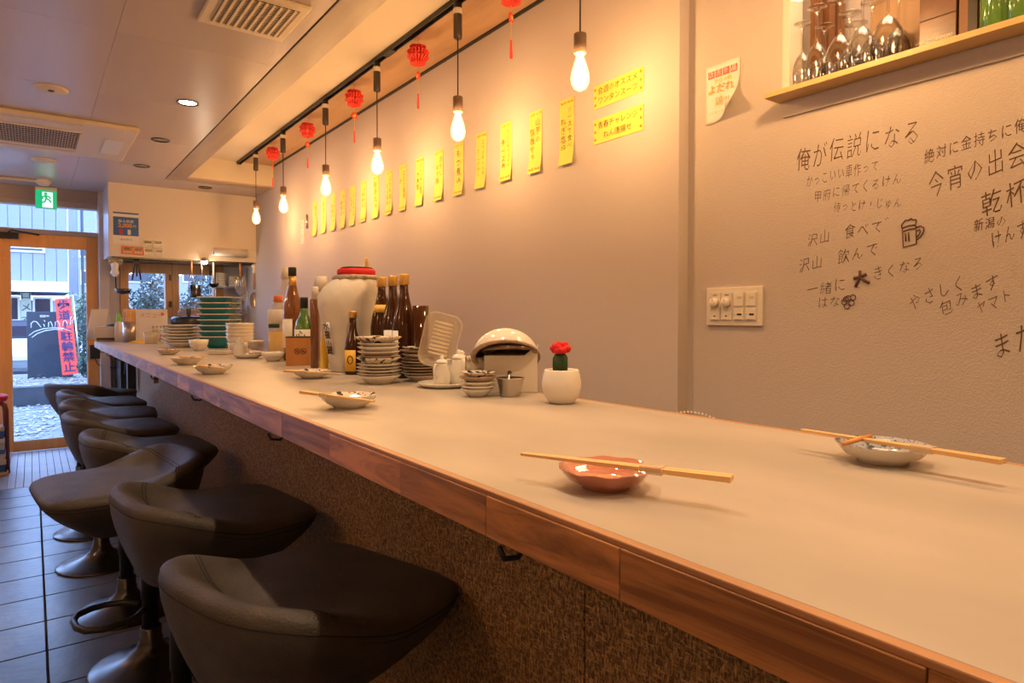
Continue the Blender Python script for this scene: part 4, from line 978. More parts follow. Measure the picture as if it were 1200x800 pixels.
# facing angle of the camera from an item: towards -Y and -X
t = bottle('oil_bottle', 'clear plastic bottle of yellow oil with orange cap', 'bottle', 326, 3.12, [(.0001, 0), (.042, 0), (.047, .01), (.047, .08), (.044, .09), (.047, .10), (.047, .20), (.040, .235), (.018, .265), (.016, .275), (.0001, .275)], 'plasticclear')
MB().lathe([(.0001, .004), (.043, .004), (.0435, .13), (.0001, .13)], 24).build('oil', 'oil', t)
MB().lathe([(.0001, .30), (.020, .30), (.021, .298), (.021, .270), (.0001, .27)], 20).build('cap', 'orange', t)
MB().lathe([(.0473, .165), (.0477, .165), (.0477, .225), (.043, .235)], 24).build('label', 'paper', t)
arc('green_mark', [(.0480, .148), (.0483, .148), (.0483, .166), (.0480, .166)], 'exit_green' if 0 else 'cactus', t, 190, 260)
t = bottle('sake_bottle', 'tall amber sake bottle with black cap behind the smoking sign box', 'bottle', 343, 2.98, [(.0001, 0), (.038, 0), (.042, .008), (.042, .22), (.040, .25), (.026, .31), (.0175, .345), (.016, .36), (.016, .40), (.0001, .40)], 'amber_glass')
MB().lathe([(.0165, .335), (.0185, .335), (.0172, .385), (.0165, .385)], 20).build('neck_foil', 'gold', t)
MB().lathe([(.0001, .425), (.017, .425), (.018, .42), (.018, .385), (.0001, .385)], 20).build('cap', 'black', t)
arc('label', [(.0425, .06), (.0428, .06), (.0428, .19), (.0425, .19)], 'paper', t, 150, 250)
t = bottle('tall_clear_bottle', 'tall pale clear bottle behind the amber bottle and oil bottle', 'bottle', 334, 3.25, [(.0001, 0), (.040, 0), (.040, .24), (.02, .33), (.0165, .36), (.0165, .44), (.0001, .44)], 'plasticclear')
MB().lathe([(.017, .39), (.0185, .39), (.0185, .445), (.0001, .446)], 20).build('cap', 'white', t)
t = bottle('shochu_bottle', 'green glass bottle with black cap and white label behind the smoking sign box', 'bottle', 356.5, 2.86, [(.0001, 0), (.038, 0), (.042, .01), (.042, .14), (.034, .18), (.018, .21), (.016, .26), (.0001, .26)], 'green_glass')
MB().lathe([(.0001, .285), (.016, .285), (.017, .28), (.017, .235), (.0001, .235)], 20).build('cap', 'black', t)
lb = arc('label', [(.0425, .03), (.0428, .03), (.0428, .145), (.0425, .145)], 'paper', t, 180, 290)
nvec = Vector((-0.6, -0.8, 0)); text('心', 0.05, (-0.027, -0.036, .115), (0.8, -0.6, 0), UP, 'ink', t, lift=0.002, res=1)
# smoking sign box
X, Y = (350-37)*2.70/950, 0; Y = (2.70-0.5927*X)/0.8054
t = thing('sign_box', 'orange wooden box with two round no smoking marks', 'box', (X, Y, ZT), math.radians(-24))
bw, bh = 0.094, 0.115
box('box_body', (0, 0, bh/2), (bw, bw*0.8, bh), 'orange_box', t, 0.001)
box('box_rim', (0, 0, bh+0.002), (bw+0.002, bw*0.8+0.002, 0.004), 'black', t)
for k in (-1, 1):
    mb = MB(); c = (k*0.0125+0.01, -bw*0.4-0.001, bh*0.52)
    mb.tube([(c[0]+0.0105*math.cos(a), c[1], c[2]+0.0105*math.sin(a)) for a in [q*2*PI/20 for q in range(20)]], 0.0011, 4, True)
    mb.tube([(c[0]-0.007, c[1], c[2]+0.007), (c[0]+0.007, c[1], c[2]-0.007)], 0.001, 4)
    mb.tube([(c[0]-0.006, c[1], c[2]-0.002), (c[0]+0.006, c[1], c[2]-0.002)] if k > 0 else [(c[0]-.004, c[1], c[2]), (c[0], c[1], c[2]-.004), (c[0]+.004, c[1], c[2]+.004)], 0.0012, 4); mb.build('round_mark', 'ink', t)
# tall amber bottle with white pump cap, right of box
M['amber_dark'] = pm('dark_amber_glass', (0.22, 0.07, 0.012), 0.08, coat=1, trans=0.3)
t = bottle('sauce_bottle', 'tall square amber bottle with white cap left of the big jar', 'bottle', 369.5, 2.56, [(.0001, 0), (.018, 0), (.020, .004), (.020, .262), (.018, .268), (.0001, .268)], 'amber_dark', 4)
MB().lathe([(.0001, .318), (.011, .318), (.013, .312), (.0135, .268), (.0001, .268)], 16).build('cap', 'white', t)
t = bottle('water_bottle', 'tall white capped clear bottle behind the square amber bottle', 'bottle', 376, 2.80, [(.0001, 0), (.032, 0), (.034, .01), (.034, .25), (.024, .30), (.0001, .30)], 'plasticclear')
MB().lathe([(.0001, .372), (.025, .372), (.0275, .368), (.0275, .312), (.0001, .312)], 24).build('cap', 'white', t)
MB().lathe([(.0001, .31), (.02, .31), (.02, .295), (.0001, .295)], 20).build('collar', 'white', t)
t = bottle('glass_vial', 'small clear glass bottle with amber liquid at the jar foot', 'bottle', 380, 2.42, [(.0001, 0), (.014, 0), (.015, .004), (.015, .10), (.010, .13), (.009, .15), (.0001, .15)], 'oil')
MB().lathe([(.0001, .165), (.010, .165), (.010, .148), (.0001, .148)], 14).build('cap', 'gold', t)
t = bottle('utensil_bottle', 'brown bottle with wire cap between white cap and jar', 'bottle', 391, 2.85, [(.0001, 0), (.03, 0), (.03, .24), (.016, .29), (.014, .325), (.0001, .325)], 'brown_glass')
MB().tube([(.01, 0, .325), (.014, 0, .345), (.006, 0, .362), (-.004, 0, .35), (0, 0, .325)], .0025, 5).build('wire_cap', 'steel', t)
# big jar
d = 2.40; X = (407.5-37)*d/950; Y = (d-0.5927*X)/0.8054
t = thing('storage_jar', 'large whitewashed pottery jar with red cloth under its lid', 'jar', (X, Y, ZT))
_O = MB.build
def _lean(self, *a, **k):
    self.v = [(x+.8054*.034*sstep(.27, .35, z), y-.5927*.034*sstep(.27, .35, z), z) for x, y, z in self.v]; return _O(self, *a, **k)
MB.build = _lean
JB = MB().lathe([(.0001, 0), (.060, 0), (.064, .006), (.068, .04), (.078, .10), (.094, .18), (.106, .24), (.108, .275), (.100, .31), (.082, .333), (.072, .34), (.0001, .34)], 48, mod=lambda a, r, z: 1+0.008*math.sin(3*a+z*30)+0.006*math.sin(7*a-z*50)).build('jar_body', 'jar', t)
MB().lathe([(.070, .330), (.082, .334), (.086, .342), (.080, .350), (.066, .352), (.0001, .352)], 40, mod=lambda a, r, z: 1+0.05*math.sin(11*a)+0.03*math.sin(23*a)).build('foil_collar', 'foil', t)
MB().lathe([(.0001, .352), (.066, .350), (.069, .356), (.069, .368), (.064, .374), (.0001, .375)], 40, mod=lambda a, r, z: 1+0.02*math.sin(5*a)).build('red_cloth', 'redcloth', t)
MB().lathe([(.0001, .374), (.056, .374), (.060, .377), (.052, .381), (.0001, .384)], 32).build('lid', 'gunmetal', t)
p = Vector((0.030, -0.022, 0.375))
MB().lathe([(.0001, 0), (.008, 0), (.009, .006), (.006, .016), (.0075, .022), (.004, .036), (.0012, .045), (.0001, .045)], 14, c=tuple(p)).build('gold_ornament', 'gold', t)
MB.build = _O
mb = MB(); vs = []; fs = []         # dark lettered patch on the left flank
lab = [(.0665+0.0, .055), (.082, .10), (.0975, .18), (.1015, .20)]
arcp = [(r+.0016, z) for r, z in ((.0735, .065), (.082, .11), (.0905, .15), (.0965, .18))]
arc('dark_label', arcp+[(r-.001, z) for r, z in reversed(arcp)], 'paper', t, 193, 208, 6)
for k, (zz, rr) in enumerate(((.165, .0950), (.135, .0885), (.100, .0815), (.078, .0775))):
    a = math.radians(200); text('水星山蔵'[k], .030, (rr*math.cos(a)-.002, rr*math.sin(a)-.001, zz), (-math.sin(a)*-1*-1, math.cos(a)*-1*-1, 0) if 0 else (math.sin(a)*-1, math.cos(a), 0), (math.cos(a)*.25, math.sin(a)*.25, 1), 'ink', t, off=.03, lift=.004, res=1)
# small brown bottle with yellow label
t = bottle('small_brown_bottle', 'small dark bottle with gold cap and yellow label before the jar', 'bottle', 413.5, 2.27, [(.0001, 0), (.027, 0), (.0285, .004), (.0285, .09), (.024, .12), (.014, .15), (.0125, .165), (.0125, .20), (.0001, .20)], 'brown_glass')
MB().lathe([(.0001, .220), (.0135, .220), (.0145, .217), (.0145, .196), (.0001, .196)], 20).build('cap', 'gold', t)
M['ylabel'] = pm('yellow_bottle_label', (0.80, 0.46, 0.04), 0.5)
l_ = arc('label', [(.0288, .012), (.0292, .012), (.0292, .085), (.0288, .085)], 'ylabel', t, 175, 265)
a = math.radians(228); n_ = Vector((math.cos(a), math.sin(a), 0))
mb = MB(); mb.tube([(n_.x*.0295+(-math.sin(a))*.009*math.cos(q), n_.y*.0295+math.cos(a)*.009*math.cos(q), .052+.014*math.sin(q)) for q in [k*2*PI/16 for k in range(16)]], .0016, 4, True); mb.build('label_mark', 'ink', t)
# three gold capped bottles
P3 = [(.0001, 0), (.037, 0), (.0395, .006), (.0395, .165), (.034, .20), (.020, .255), (.0145, .285), (.0135, .315), (.0001, .315)]
for i, (px, dd, lab) in enumerate(((447.5, 2.31, 'dark sake bottle with gold cap and gold green label, left of the three'), (460.5, 2.235, 'dark sake bottle with gold cap, middle of the three'), (473.5, 2.15, 'dark sake bottle with gold cap, right of the three, beside the clear tray'))):
    t = bottle('sake_bottle', lab, 'bottle', px, dd, P3, 'brown_glass', group='gold capped sake bottles behind the plates')
    MB().lathe([(.0001, .340), (.0165, .340), (.0175, .336), (.0175, .308), (.016, .304), (.0001, .304)], 22).build('cap', 'gold', t)
    if i == 0:
        arc('upper_label', [(.0325, .215), (.0335, .215), (.0255, .242), (.0245, .242)], 'goldthread', t, 180, 300)
        arc('lower_label', [(.0398, .10), (.0402, .10), (.0402, .135), (.0398, .135)], 'goldthread', t, 180, 300)
    else:
        arc('label', [(.0398, .06), (.0402, .06), (.0402, .155), (.0398, .155)], 'paper', t, 195 if i == 1 else 175, 280 if i == 1 else 215)
# dark tall glass behind and clear leaning tray
t = bottle('dark_glass', 'dark filled tall glass behind the clear plastic tray', 'glass', 493, 2.10, [(.0001, 0), (.020, 0), (.022, .01), (.026, .235), (.024, .235), (.0001, .232)], 'brown_glass')
p = at_y(0, 0, 1)
M['traymat'] = milky('ribbed_clear_plastic', (.93, .90, .84), 1.9, .33, (.9, .82, .68)); M['ribmat'] = milky('plastic_rib', (.95, .9, .8), 2.0, .55, (1, .92, .78))
X, Y = (516-37)*1.93/950, 0; Y = (1.93-0.5927*X)/0.8054
t = thing('plastic_tray', 'clear ribbed plastic tray standing tilted behind the plates', 'tray', (X, Y, ZT+0.132), 0)
t.rotation_euler = (math.radians(12), math.radians(14), math.radians(-34))
def rr_ring(hx, hz, y, r=0.03, n=6, k=0):
    out = []
    for cx, cz_, a0 in ((hx-r, hz-r, 0), (-hx+r, hz-r, PI/2), (-hx+r, -hz+r, PI), (hx-r, -hz+r, 1.5*PI)):
        for q in range(n): a = a0+q*(PI/2)/(n-1); out.append((cx+r*math.cos(a), y, cz_+r*math.sin(a)))
    return out
rows = [rr_ring(.052, .080, -.012), rr_ring(.055, .083, -.012), rr_ring(.055, .083, -.010), rr_ring(.050, .078, -.009), rr_ring(.044, .072, .02), rr_ring(.036, .064, .024)]
vs = [v for r in rows for v in r]; n_ = len(rows[0]); fs = [(j*n_+q, j*n_+(q+1) % n_, (j+1)*n_+(q+1) % n_, (j+1)*n_+q) for j in range(len(rows)-1) for q in range(n_)]+[tuple(5*n_+q for q in range(n_))]
MB().add(vs, fs, True).build('tray_shell', 'traymat', t)
for k in range(9): MB().tube([(-.028, .012, -.048+k*.012), (.028, .012, -.048+k*.012)], .0034, 6).build('rib', 'ribmat', t)
# teapot tray
x_, y_ = cp(521, 453)
t = thing('oval_tray', 'oval white tray carrying the creamers beside the low dish stack', 'tray', (x_, y_, ZT), math.radians(-40))
MB().lathe([(.0001, .002), (.055, 0), (.062, .002), (.078, .012), (.076, .014), (.058, .006), (.0001, .006)], 36, mod=lambda a, r, z: 1 if 0 else (1.05 if abs(math.cos(a)) > 2 else 1)).build('body', 'cer', t)
def creamer(lab, x, y, s, rz):
    t = thing('creamer', lab, 'creamer', (x, y, ZT+0.007), rz)
    MB().lathe([(.0001, 0), (.026*s, 0), (.030*s, .015*s), (.029*s, .04*s), (.020*s, .065*s), (.019*s, .075*s), (.0001, .076*s)], 28).build('pot_body', 'cer', t)
    MB().lathe([(.021*s, .075*s), (.016*s, .083*s), (.006*s, .087*s), (.0075*s, .093*s), (.004*s, .098*s), (.0001, .099*s)], 20).build('lid', 'cer', t)
    MB().tube([(.018*s, 0, .068*s), (.034*s, 0, .070*s), (.042*s, 0, .055*s), (.040*s, 0, .035*s), (.027*s, 0, .02*s)], .0032*s, 6).build('handle', 'cer', t)
    MB().tube([(-.024*s, 0, .03*s), (-.038*s, 0, .05*s), (-.046*s, 0, .072*s)], [.008*s, .006*s, .004*s], 8).build('spout', 'cer', t)
creamer('white porcelain creamer with lid, right one on the oval tray', x_+0.040, y_-0.012, 1.0, math.radians(150))
creamer('white porcelain creamer with looped handle, left one on the oval tray', x_-0.012, y_-0.006, 0.85, math.radians(200))
x2, y2 = cp(509, 444)
t = thing('sugar_box', 'small white square ceramic holder at the oval tray end', 'container', (x2+0.0, y2+0.01, ZT+0.012), 0.6); box('box_body', (0, 0, .020), (.034, .034, .040), 'cergrey', t, .003)
x2, y2 = (559-37)*1.80/950, 0; y2 = (1.80-.5927*x2)/.8054
t = thing('spice_jar', 'glass jar with wide steel lid behind the low dish stack', 'jar', (x2, y2, ZT))
MB().lathe([(.0001, 0), (.030, 0), (.032, .004), (.032, .056), (.0001, .056)], 24).build('jar_body', 'clear', t)
MB().lathe([(.0001, .003), (.029, .003), (.029, .030), (.0001, .030)], 24).build('contents', 'cer', t)
MB().lathe([(.0001, .092), (.032, .092), (.0335, .09), (.0335, .054), (.0001, .054)], 28).build('lid', 'steel', t)
# steel cup with spoon
x_, y_ = cp(598, 464); r = px2m(33, x_, y_)/2
t = thing('steel_cup', 'small flared stainless steel cup with a spoon inside', 'cup', (x_, y_, ZT))
MB().lathe([(.0001, 0), (r*.68, 0), (r*.72, .002), (r*.95, .043), (r*1.02, .045), (r*1.02, .047), (r*.93, .047), (r*.68, .004), (.0001, .003)], 36).build('body', 'steel', t)
MB().tube([(-.01, .0, .01), (.004, .012, .045), (.014, .022, .058)], [.003, .004, .0065], 8).build('spoon_handle', 'steel', t)
# white box with dome lid
d = 1.76; X = (603-37)*d/950; Y = (d-0.5927*X)/0.8054; X -= 0.012
t = thing('white_bin', 'white plastic box holding a domed white lid, beside the cactus', 'box', (X, Y, ZT), -YAW)
BW, BD, BH = 0.140, 0.075, 0.098
for c, dd in (((0, -BD/2+.001, BH/2), (BW, .002, BH)), ((0, BD/2-.001, BH/2), (BW, .002, BH)), ((-BW/2+.001, 0, BH/2), (.002, BD-.004, BH)), ((BW/2-.001, 0, BH/2), (.002, BD-.004, BH))):
    box('wall_side', c, dd, 'pot', t)
box('bottom', (0, 0, .001), (BW, BD, .002), 'pot', t)
vs = [(.035, -BD/2, BH), (.052, -BD/2, BH+.014), (.066, -BD/2, BH+.022), (.070, -BD/2, BH+.030), (.0715, -BD/2, BH+.030), (BW/2, -BD/2, BH)]
MB().add(vs+[(x, y+.003, z) for x, y, z in vs], [(0,1,2,3,4,5), (6,7,8,9,10,11)[::-1]]+[(i, (i+1) % 6, (i+1) % 6+6, i+6) for i in range(6)]).build('handle_tab', 'pot', t)
M['wood_in'] = patterned('brown_bowl_inside', (0.16, 0.10, 0.05), (0.40, 0.26, 0.14), (0.09, 0.05, 0.03), 22)
t = thing('domed_lid', 'glossy white dome shaped bowl resting on its side in the white box', 'bowl', (X-0.018, Y+0.0, ZT+0.095), -YAW)
dm = MB(); prof = [(.088*math.cos(q), .088*math.sin(q)*0.80) for q in [k*PI/2/12 for k in range(12)]]+[(.0001, .0704)]
T_ = Matrix.Rotation(math.radians(-31), 4, 'X')
dm.lathe(prof, 40, T=T_).build('dome', 'cer', t)
MB().lathe([(.080, .002), (.092, .001), (.094, -.003), (.092, -.007), (.080, -.006), (.080, .002)], 40, T=T_).build('rim', 'cerbrown', t)
MB().lathe([(r*.955, z*.93+.001) for r, z in prof], 40, T=T_).build('inside', 'wood_in', t)
# second flat brown dish seen inside the dome
MB().lathe([(.0001, .012), (.060, .010), (.075, .0), (.077, .001), (.062, .014), (.0001, .016)], 32, T=Matrix.Translation((0.012, -.012, .012)) @ Matrix.Rotation(math.radians(-8), 4, 'X')).build('inner_bowl', 'wood_in', t)
# small white things at the left of the white box
t = thing('seal_lid', 'small white knobbed lid with pale blue tag behind the creamers', 'lid', ((541-37)*1.88/950, (1.88-.5927*(541-37)*1.88/950)/.8054, ZT))
MB().lathe([(.0001, 0), (.022, 0), (.024, .06), (.020, .085), (.007, .09), (.009, .098), (.0001, .104)], 24).build('lid_body', 'cer', t)
# cactus pot
x_, y_ = cp(658, 472); r = px2m(46, x_, y_)/2
t = thing('potted_cactus', 'small grafted cactus with red top in a ribbed white pot', 'plant', (x_, y_, ZT))
hh = 0.078
pf = [(.0001, 0), (r*.58, 0), (r*.66, .003), (r*.88, hh*.22), (r, hh*.48), (r*.99, hh*.68), (r*.88, hh*.97), (r*.85, hh), (r*.80, hh*.97), (r*.78, hh*.8), (.0001, hh*.8)]
pp = []
for k in range(len(pf)-1):
    pp.append(pf[k])
    if 3 <= k <= 5:
        for q in (0.25, 0.5, 0.75): pp.append((pf[k][0]+(pf[k+1][0]-pf[k][0])*q+(.0006 if q == .5 else -.0003), pf[k][1]+(pf[k+1][1]-pf[k][1])*q))
pp.append(pf[-1])
MB().lathe(pp, 44).build('pot', 'pot', t)
MB().lathe([(r*.79, hh*.82), (r*.4, hh*.87), (.0001, hh*.88)], 20).build('soil', 'soil', t)
cx_ = -.004
MB().lathe([(.0001, hh*.8), (.017, hh*.82), (.0185, hh*1.1), (.018, hh*1.35), (.013, hh*1.46), (.0001, hh*1.48)], 32, c=(cx_, 0, 0), mod=lambda a, r_, z: 1+0.16*math.cos(4*a)).build('cactus_stem', 'cactus', t)
mb = MB(); random.seed(3)
for k in range(34):
    u = random.random()*2*PI; v = random.uniform(-.5, 1)
    dx, dy, dz = math.cos(u)*math.sqrt(1-v*v*.8), math.sin(u)*math.sqrt(1-v*v*.8), v
    c = (cx_+dx*.019, dy*.019, hh*1.62+dz*.012); s = random.uniform(.0050, .0068)
    mb.lathe([(.0001, -s), (s*.7, -s*.7), (s, 0), (s*.7, s*.7), (.0001, s)], 8, c=c)
mb.lathe([(.0001, -.014), (.016, -.010), (.019, 0), (.014, .010), (.0001, .014)], 16, c=(cx_, 0, hh*1.62))
mb.build('red_cactus_head', 'flower', t)
# rolled wire mesh tip behind the counter: a white beaded cloth edge on the back ledge
p = at_z(809, 489, ZT)
t = thing('beaded_tip', 'white beaded edge peeking over the counter back edge near the wall corner', 'cloth', (XB+0.012, p.y+0.02, ZT-0.03))
mb = MB()
for k in range(11): mb.lathe([(.0001, -.003), (.003, 0), (.0001, .003)], 8, c=(0, .045-k*.009, .028+.006*math.sin(k*PI/10)))
mb.build('beads', 'paper', t); MB().box((0, 0, .012), (.006, .10, .030)).build('backing', 'paper', t)
# ------------------------------------------------------------------ far end of the counter
def dloc(px, d): X = (px-37)*d/950; return X, (d-0.5927*X)/0.8054
X, Y = dloc(125, 5.35)
t = thing('receipt_printer', 'low white box machine on the far left counter end', 'machine', (X+0.04, Y, ZT), -0.3)
box('casing', (0, 0, .062), (.22, .16, .118), 'offwhite', t, .006); box('base_slot', (0, -.075, .02), (.19, .02, .02), 'ventdark', t, .002)
MB().lathe([(.0001, 0), (.07, 0), (.075, .012), (.06, .02), (.0001, .022)], 24, c=(.03, .01, .121)).build('black_dish', 'blackplastic', t)
X, Y = dloc(110, 5.5)
t = thing('tablet', 'white tablet standing upright behind the white box machine', 'tablet', (X, Y-0.02, ZT), -0.9, rot=(0, 0.25, -0.9))
box('tablet_body', (0, 0, .14), (.012, .16, .26), 'white', t, .004)
X, Y = dloc(153, 5.1)
t = thing('chopstick_holder', 'steel cylinder full of disposable chopsticks on the far counter', 'holder', (X, Y, ZT))
MB().lathe([(.0001, 0), (.055, 0), (.056, .16), (.052, .16), (.05, .01), (.0001, .01)], 28).build('cylinder', 'steel', t)
mb = MB(); random.seed(5)
for k in range(60):
    a = random.random()*2*PI; q = math.sqrt(random.random())*.045; mb.box((q*math.cos(a), q*math.sin(a), .13+random.uniform(0, .006)), (.0075, .0075, .25))
tag(mb.build('bundled_sticks', 'stick', t), kind='stuff')
t = thing('squeeze_bottle', 'bright green squeeze bottle cap left of the chopstick holder', 'bottle', (*dloc(139, 5.3), ZT), 0)
MB().lathe([(.0001, 0), (.03, 0), (.03, .13), (.012, .17), (.0001, .17)], 16).build('bottle_body', 'white', t)
M['lime'] = pm('lime_plastic', (0.20, 0.60, 0.04), 0.4)
MB().lathe([(.016, .16), (.016, .20), (.006, .235), (.0001, .235)], 14).build('cap', 'lime', t)
X, Y = dloc(180, 5.0)
t = thing('menu_stand', 'large cream menu card with red flower drawing behind the far plates', 'card', (X, Y+.1, ZT), -0.6)
box('card', (0, 0, .13), (.24, .006, .255), 'paper', t)
text('メニュー', .045, (.0, -.004, .21), (1, 0, 0), UP, 'oink', t, lift=.001, res=1)
MB().lathe([(.0001, .001), (.014, 0)], 8, T=Matrix.Translation((.085, -.004, .22)) @ Matrix.Rotation(PI/2, 4, 'X'), mod=lambda a, r, z: 1+.3*math.cos(5*a)).build('flower_print', 'pinkink', t)
X, Y = dloc(187, 4.85)
t = thing('price_card', 'smaller white printed card leaning before the cream menu card', 'card', (X, Y+.03, ZT), -0.5)
box('card', (0, 0, .07), (.15, .005, .14), 'paper', t)
for k in range(4): text(['おすすめ', '本日の酒', 'ご注文は', '500円'][k], .026, (-.0, -.003, .12-k*.03), (1, 0, 0), UP, 'ink', t, lift=.001, res=1)
X, Y = dloc(177, 4.8)
t = thing('plastic_cup', 'frosted clear cup beside the yellow cloth on the far counter', 'cup', (X, Y, ZT))
MB().lathe([(.0001, 0), (.042, 0), (.055, .09), (.053, .09), (.04, .003), (.0001, .003)], 24).build('body', 'plasticclear', t)
M['ycloth'] = pm('yellow_cloth', (0.80, 0.50, 0.03), 0.8, bump=0.5, bscale=30)
X, Y = dloc(162, 4.95)
o = MB().lathe([(.0001, .022), (.03, .018), (.055, .004), (.06, 0)], 18, mod=lambda a, r, z: 1+.3*math.sin(3*a)).build('yellow_cloth', 'ycloth'); o.location = (X, Y, ZT+.0005)
tag(o, 'crumpled yellow cloth at the foot of the chopstick holder', 'cloth')
# ------------------------------------------------------------------ kitchen behind the counter end
KY0 = 6.78
kc = thing('kitchen_worktop', 'steel kitchen worktop under the two small windows', 'worktop', (HX0+0.1, KY0, 0))
child(bb('top_slab', 0.62, XW, KY0, YD-0.02, 0.86, 0.90, 'steel'), kc); child(bb('cabinet_body', 0.64, XW-0.02, KY0+.03, YD-0.02, 0, 0.86, 'gunmetal'), kc)
def kp(px, Y): return at_y(px, 370, Y).x
t = thing('stock_pot', 'dark lidded stock pot with steel side under the windows', 'pot', (kp(221, 7.0), 7.0, .90))
MB().lathe([(.0001, 0), (.15, 0), (.155, .02), (.155, .24), (.15, .25), (.0001, .25)], 32).build('pot_body', 'steel', t)
MB().lathe([(.158, .25), (.16, .30), (.14, .32), (.0001, .33)], 32).build('lid', 'blackplastic', t)
MB().lathe([(.0001, .40), (.02, .40), (.022, .37), (.01, .32)], 14).build('lid_knob', 'black', t)
t = thing('colander', 'upturned wire mesh colander on the dark stock pot', 'colander', (kp(225, 6.95), 6.93, 1.245))
mb = MB()
for k in range(9):
    a = k*PI/2/9; r = .125*math.cos(a); z = .12*math.sin(a)
    mb.tube([(r*math.cos(q), r*math.sin(q), z) for q in [j*2*PI/28 for j in range(28)]], .0022, 4, True)
for k in range(28):
    b = k*2*PI/28; mb.tube([(.125*math.cos(a)*math.cos(b), .125*math.cos(a)*math.sin(b), .12*math.sin(a)) for a in [j*PI/2/6 for j in range(7)]], .0016, 4)
mb.build('mesh', 'steel', t)
# appliance tops behind the far plates to fill the kitchen line
t = thing('rice_cooker', 'white kitchen appliance on the worktop beyond the far cards', 'appliance', (kp(172, 7.0), 7.0, .90))
box('body', (0, 0, .13), (.26, .26, .26), 'offwhite', t, .02); box('lid', (0, 0, .27), (.24, .24, .03), 'white', t, .01)
# dish rack with stacked plates at the right of the windows
t = thing('dish_rack', 'wire dish rack frame right of the windows under the bulkhead', 'rack', (kp(268, 7.1), 7.1, .90))
RW = .30
mb = MB()
for z in (.35, .62): mb.tube([(-RW/2, -.12, z), (RW/2, -.12, z), (RW/2, .12, z), (-RW/2, .12, z)], .005, 6, True)
for x in (-RW/2, RW/2):
    for yy in (-.12, .12): mb.tube([(x, yy, 0), (x, yy, .82)], .005, 6)
for k in range(9): mb.tube([(-RW/2+k*RW/8, -.12, .62), (-RW/2+k*RW/8, .12, .62)], .0025, 4); mb.tube([(-RW/2+k*RW/8, -.12, .35), (-RW/2+k*RW/8, .12, .35)], .0025, 4)
mb.build('wire_frame', 'steel', t)
for s, (x, z, n_) in enumerate(((-.08, .625, 9), (.06, .625, 7), (-.07, .355, 8), (.06, .355, 7))):
    for k in range(n_):
        o = MB().lathe([(.0001, .002), (.035, 0), (.06, .010), (.059, .012), (.03, .004), (.0001, .004)], 20).build('plate', 'cer')
        o.location = (kp(268, 7.1)+x, 7.1, .90+z+k*.0155+.001)
        tag(o, 'white plate, %s from bottom of the %s %s pile on the kitchen rack' % (ORD[k].replace('nearest', 'first'), 'upper' if s < 2 else 'lower', 'left' if s % 2 == 0 else 'right'), 'plate', 'plates on the kitchen rack %d' % s if 0 else 'plates on the kitchen rack')
# angled metal duct at right
t = thing('metal_duct', 'pale slanting metal sheet in the kitchen corner', 'duct', (kp(292, 7.15), 7.15, 0))
vs = [(-.12, 0, 1.50), (.02, 0, 1.78), (.16, 0, 1.78), (.16, 0, .9), (.06, 0, 1.2)]
MB().add(vs+[(x, .05, z) for x, y, z in vs], [(0,1,2,3,4), (5,6,7,8,9)[::-1]]+[(i, (i+1) % 5, (i+1) % 5+5, i+5) for i in range(5)]).build('sheet', 'offwhite', t)
# things hanging from the hood rail
HR = YHOOD+0.056; HRZ = HZ0-0.028
def hx(px): return at_y(px, 310, HR).x
def hz(py, px=260): return at_y(px, py, HR).z
def hang(name, label, cat, px): return thing(name, label, cat, (hx(px), HR-0.008, 0))
t = hang('whisk', 'wooden handled wire balloon whisk hanging under the bulkhead', 'whisk', 281)
MB().tube([(0, 0, hz(305)), (.006, 0, hz(323))], .010, 8).build('handle', 'orange_box', t)
mb = MB(); zt_, zb_ = hz(323), hz(346)
for k in range(7):
    a = k*PI/7; mb.tube([(.006+math.cos(a)*.05*math.sin(q)*1.0, math.sin(a)*.05*math.sin(q), zt_+(zb_-zt_)*(1-math.cos(q))/2) for q in [j*PI*2/18 for j in range(19)]], .0028, 4)
mb.build('wire_loops', 'steel', t)
t = hang('ladle', 'steel ladle with cream handle hanging between window and rack', 'ladle', 250)
MB().tube([(0, 0, hz(305)), (0, 0, hz(332))], .008, 8).build('handle', 'offwhite', t)
MB().lathe([(.0001, -.045), (.03, -.035), (.045, -.012), (.046, 0), (.043, 0), (.028, -.03), (.0001, -.04)], 20, c=(0, 0, hz(332))).build('cup', 'gunmetal', t)
t = hang('strainer', 'hanging strainer with orange handle beside the right wall', 'strainer', 297)
MB().tube([(0, 0, hz(306)), (0, 0, hz(338))], .007, 8).build('handle', 'orange_box', t)
MB().lathe([(.0001, -.012), (.03, -.008), (.05, 0), (.052, .002), (.05, .003)], 20, T=Matrix.Translation((0, 0, hz(351))) @ Matrix.Rotation(PI/2, 4, 'X') @ Matrix.Diagonal((0.8, 1.5, 1, 1))).build('basin', 'steel', t)
MB().lathe([(.0001, .07), (.03, .05), (.012, .02), (.02, -.01), (.0001, -.03)], 10, c=(.004, 0, hz(316))).build('cloth_tie', 'paper', t)
t = hang('tongs', 'tongs with wooden grip hanging before the right window', 'tongs', 224)
MB().tube([(0, 0, hz(305)), (0, 0, hz(322))], .008, 8).build('grip', 'orange_box', t)
for s in (-1, 1): MB().tube([(0, 0, hz(322)), (s*.022, 0, hz(330)), (s*.025, 0, hz(345))], .005, 6).build('arm', 'steel', t)
t = hang('measuring_jug', 'dark steel jug hanging before the right window', 'jug', 229)
MB().lathe([(.0001, 0), (.045, 0), (.05, .01), (.045, .12), (.043, .12), (.04, .01), (.0001, .008)], 20, c=(0, .03, hz(349))).build('jug_body', 'gunmetal', t)
MB().tube([(.045, .03, hz(348)+.03), (.06, .02, hz(335)), (.055, 0, hz(318)), (.05, 0, hz(305))], .005, 6).build('handle', 'steel', t)
t = hang('hanging_clip', 'black clip and cord bundle hanging before the left window', 'clip', 160)
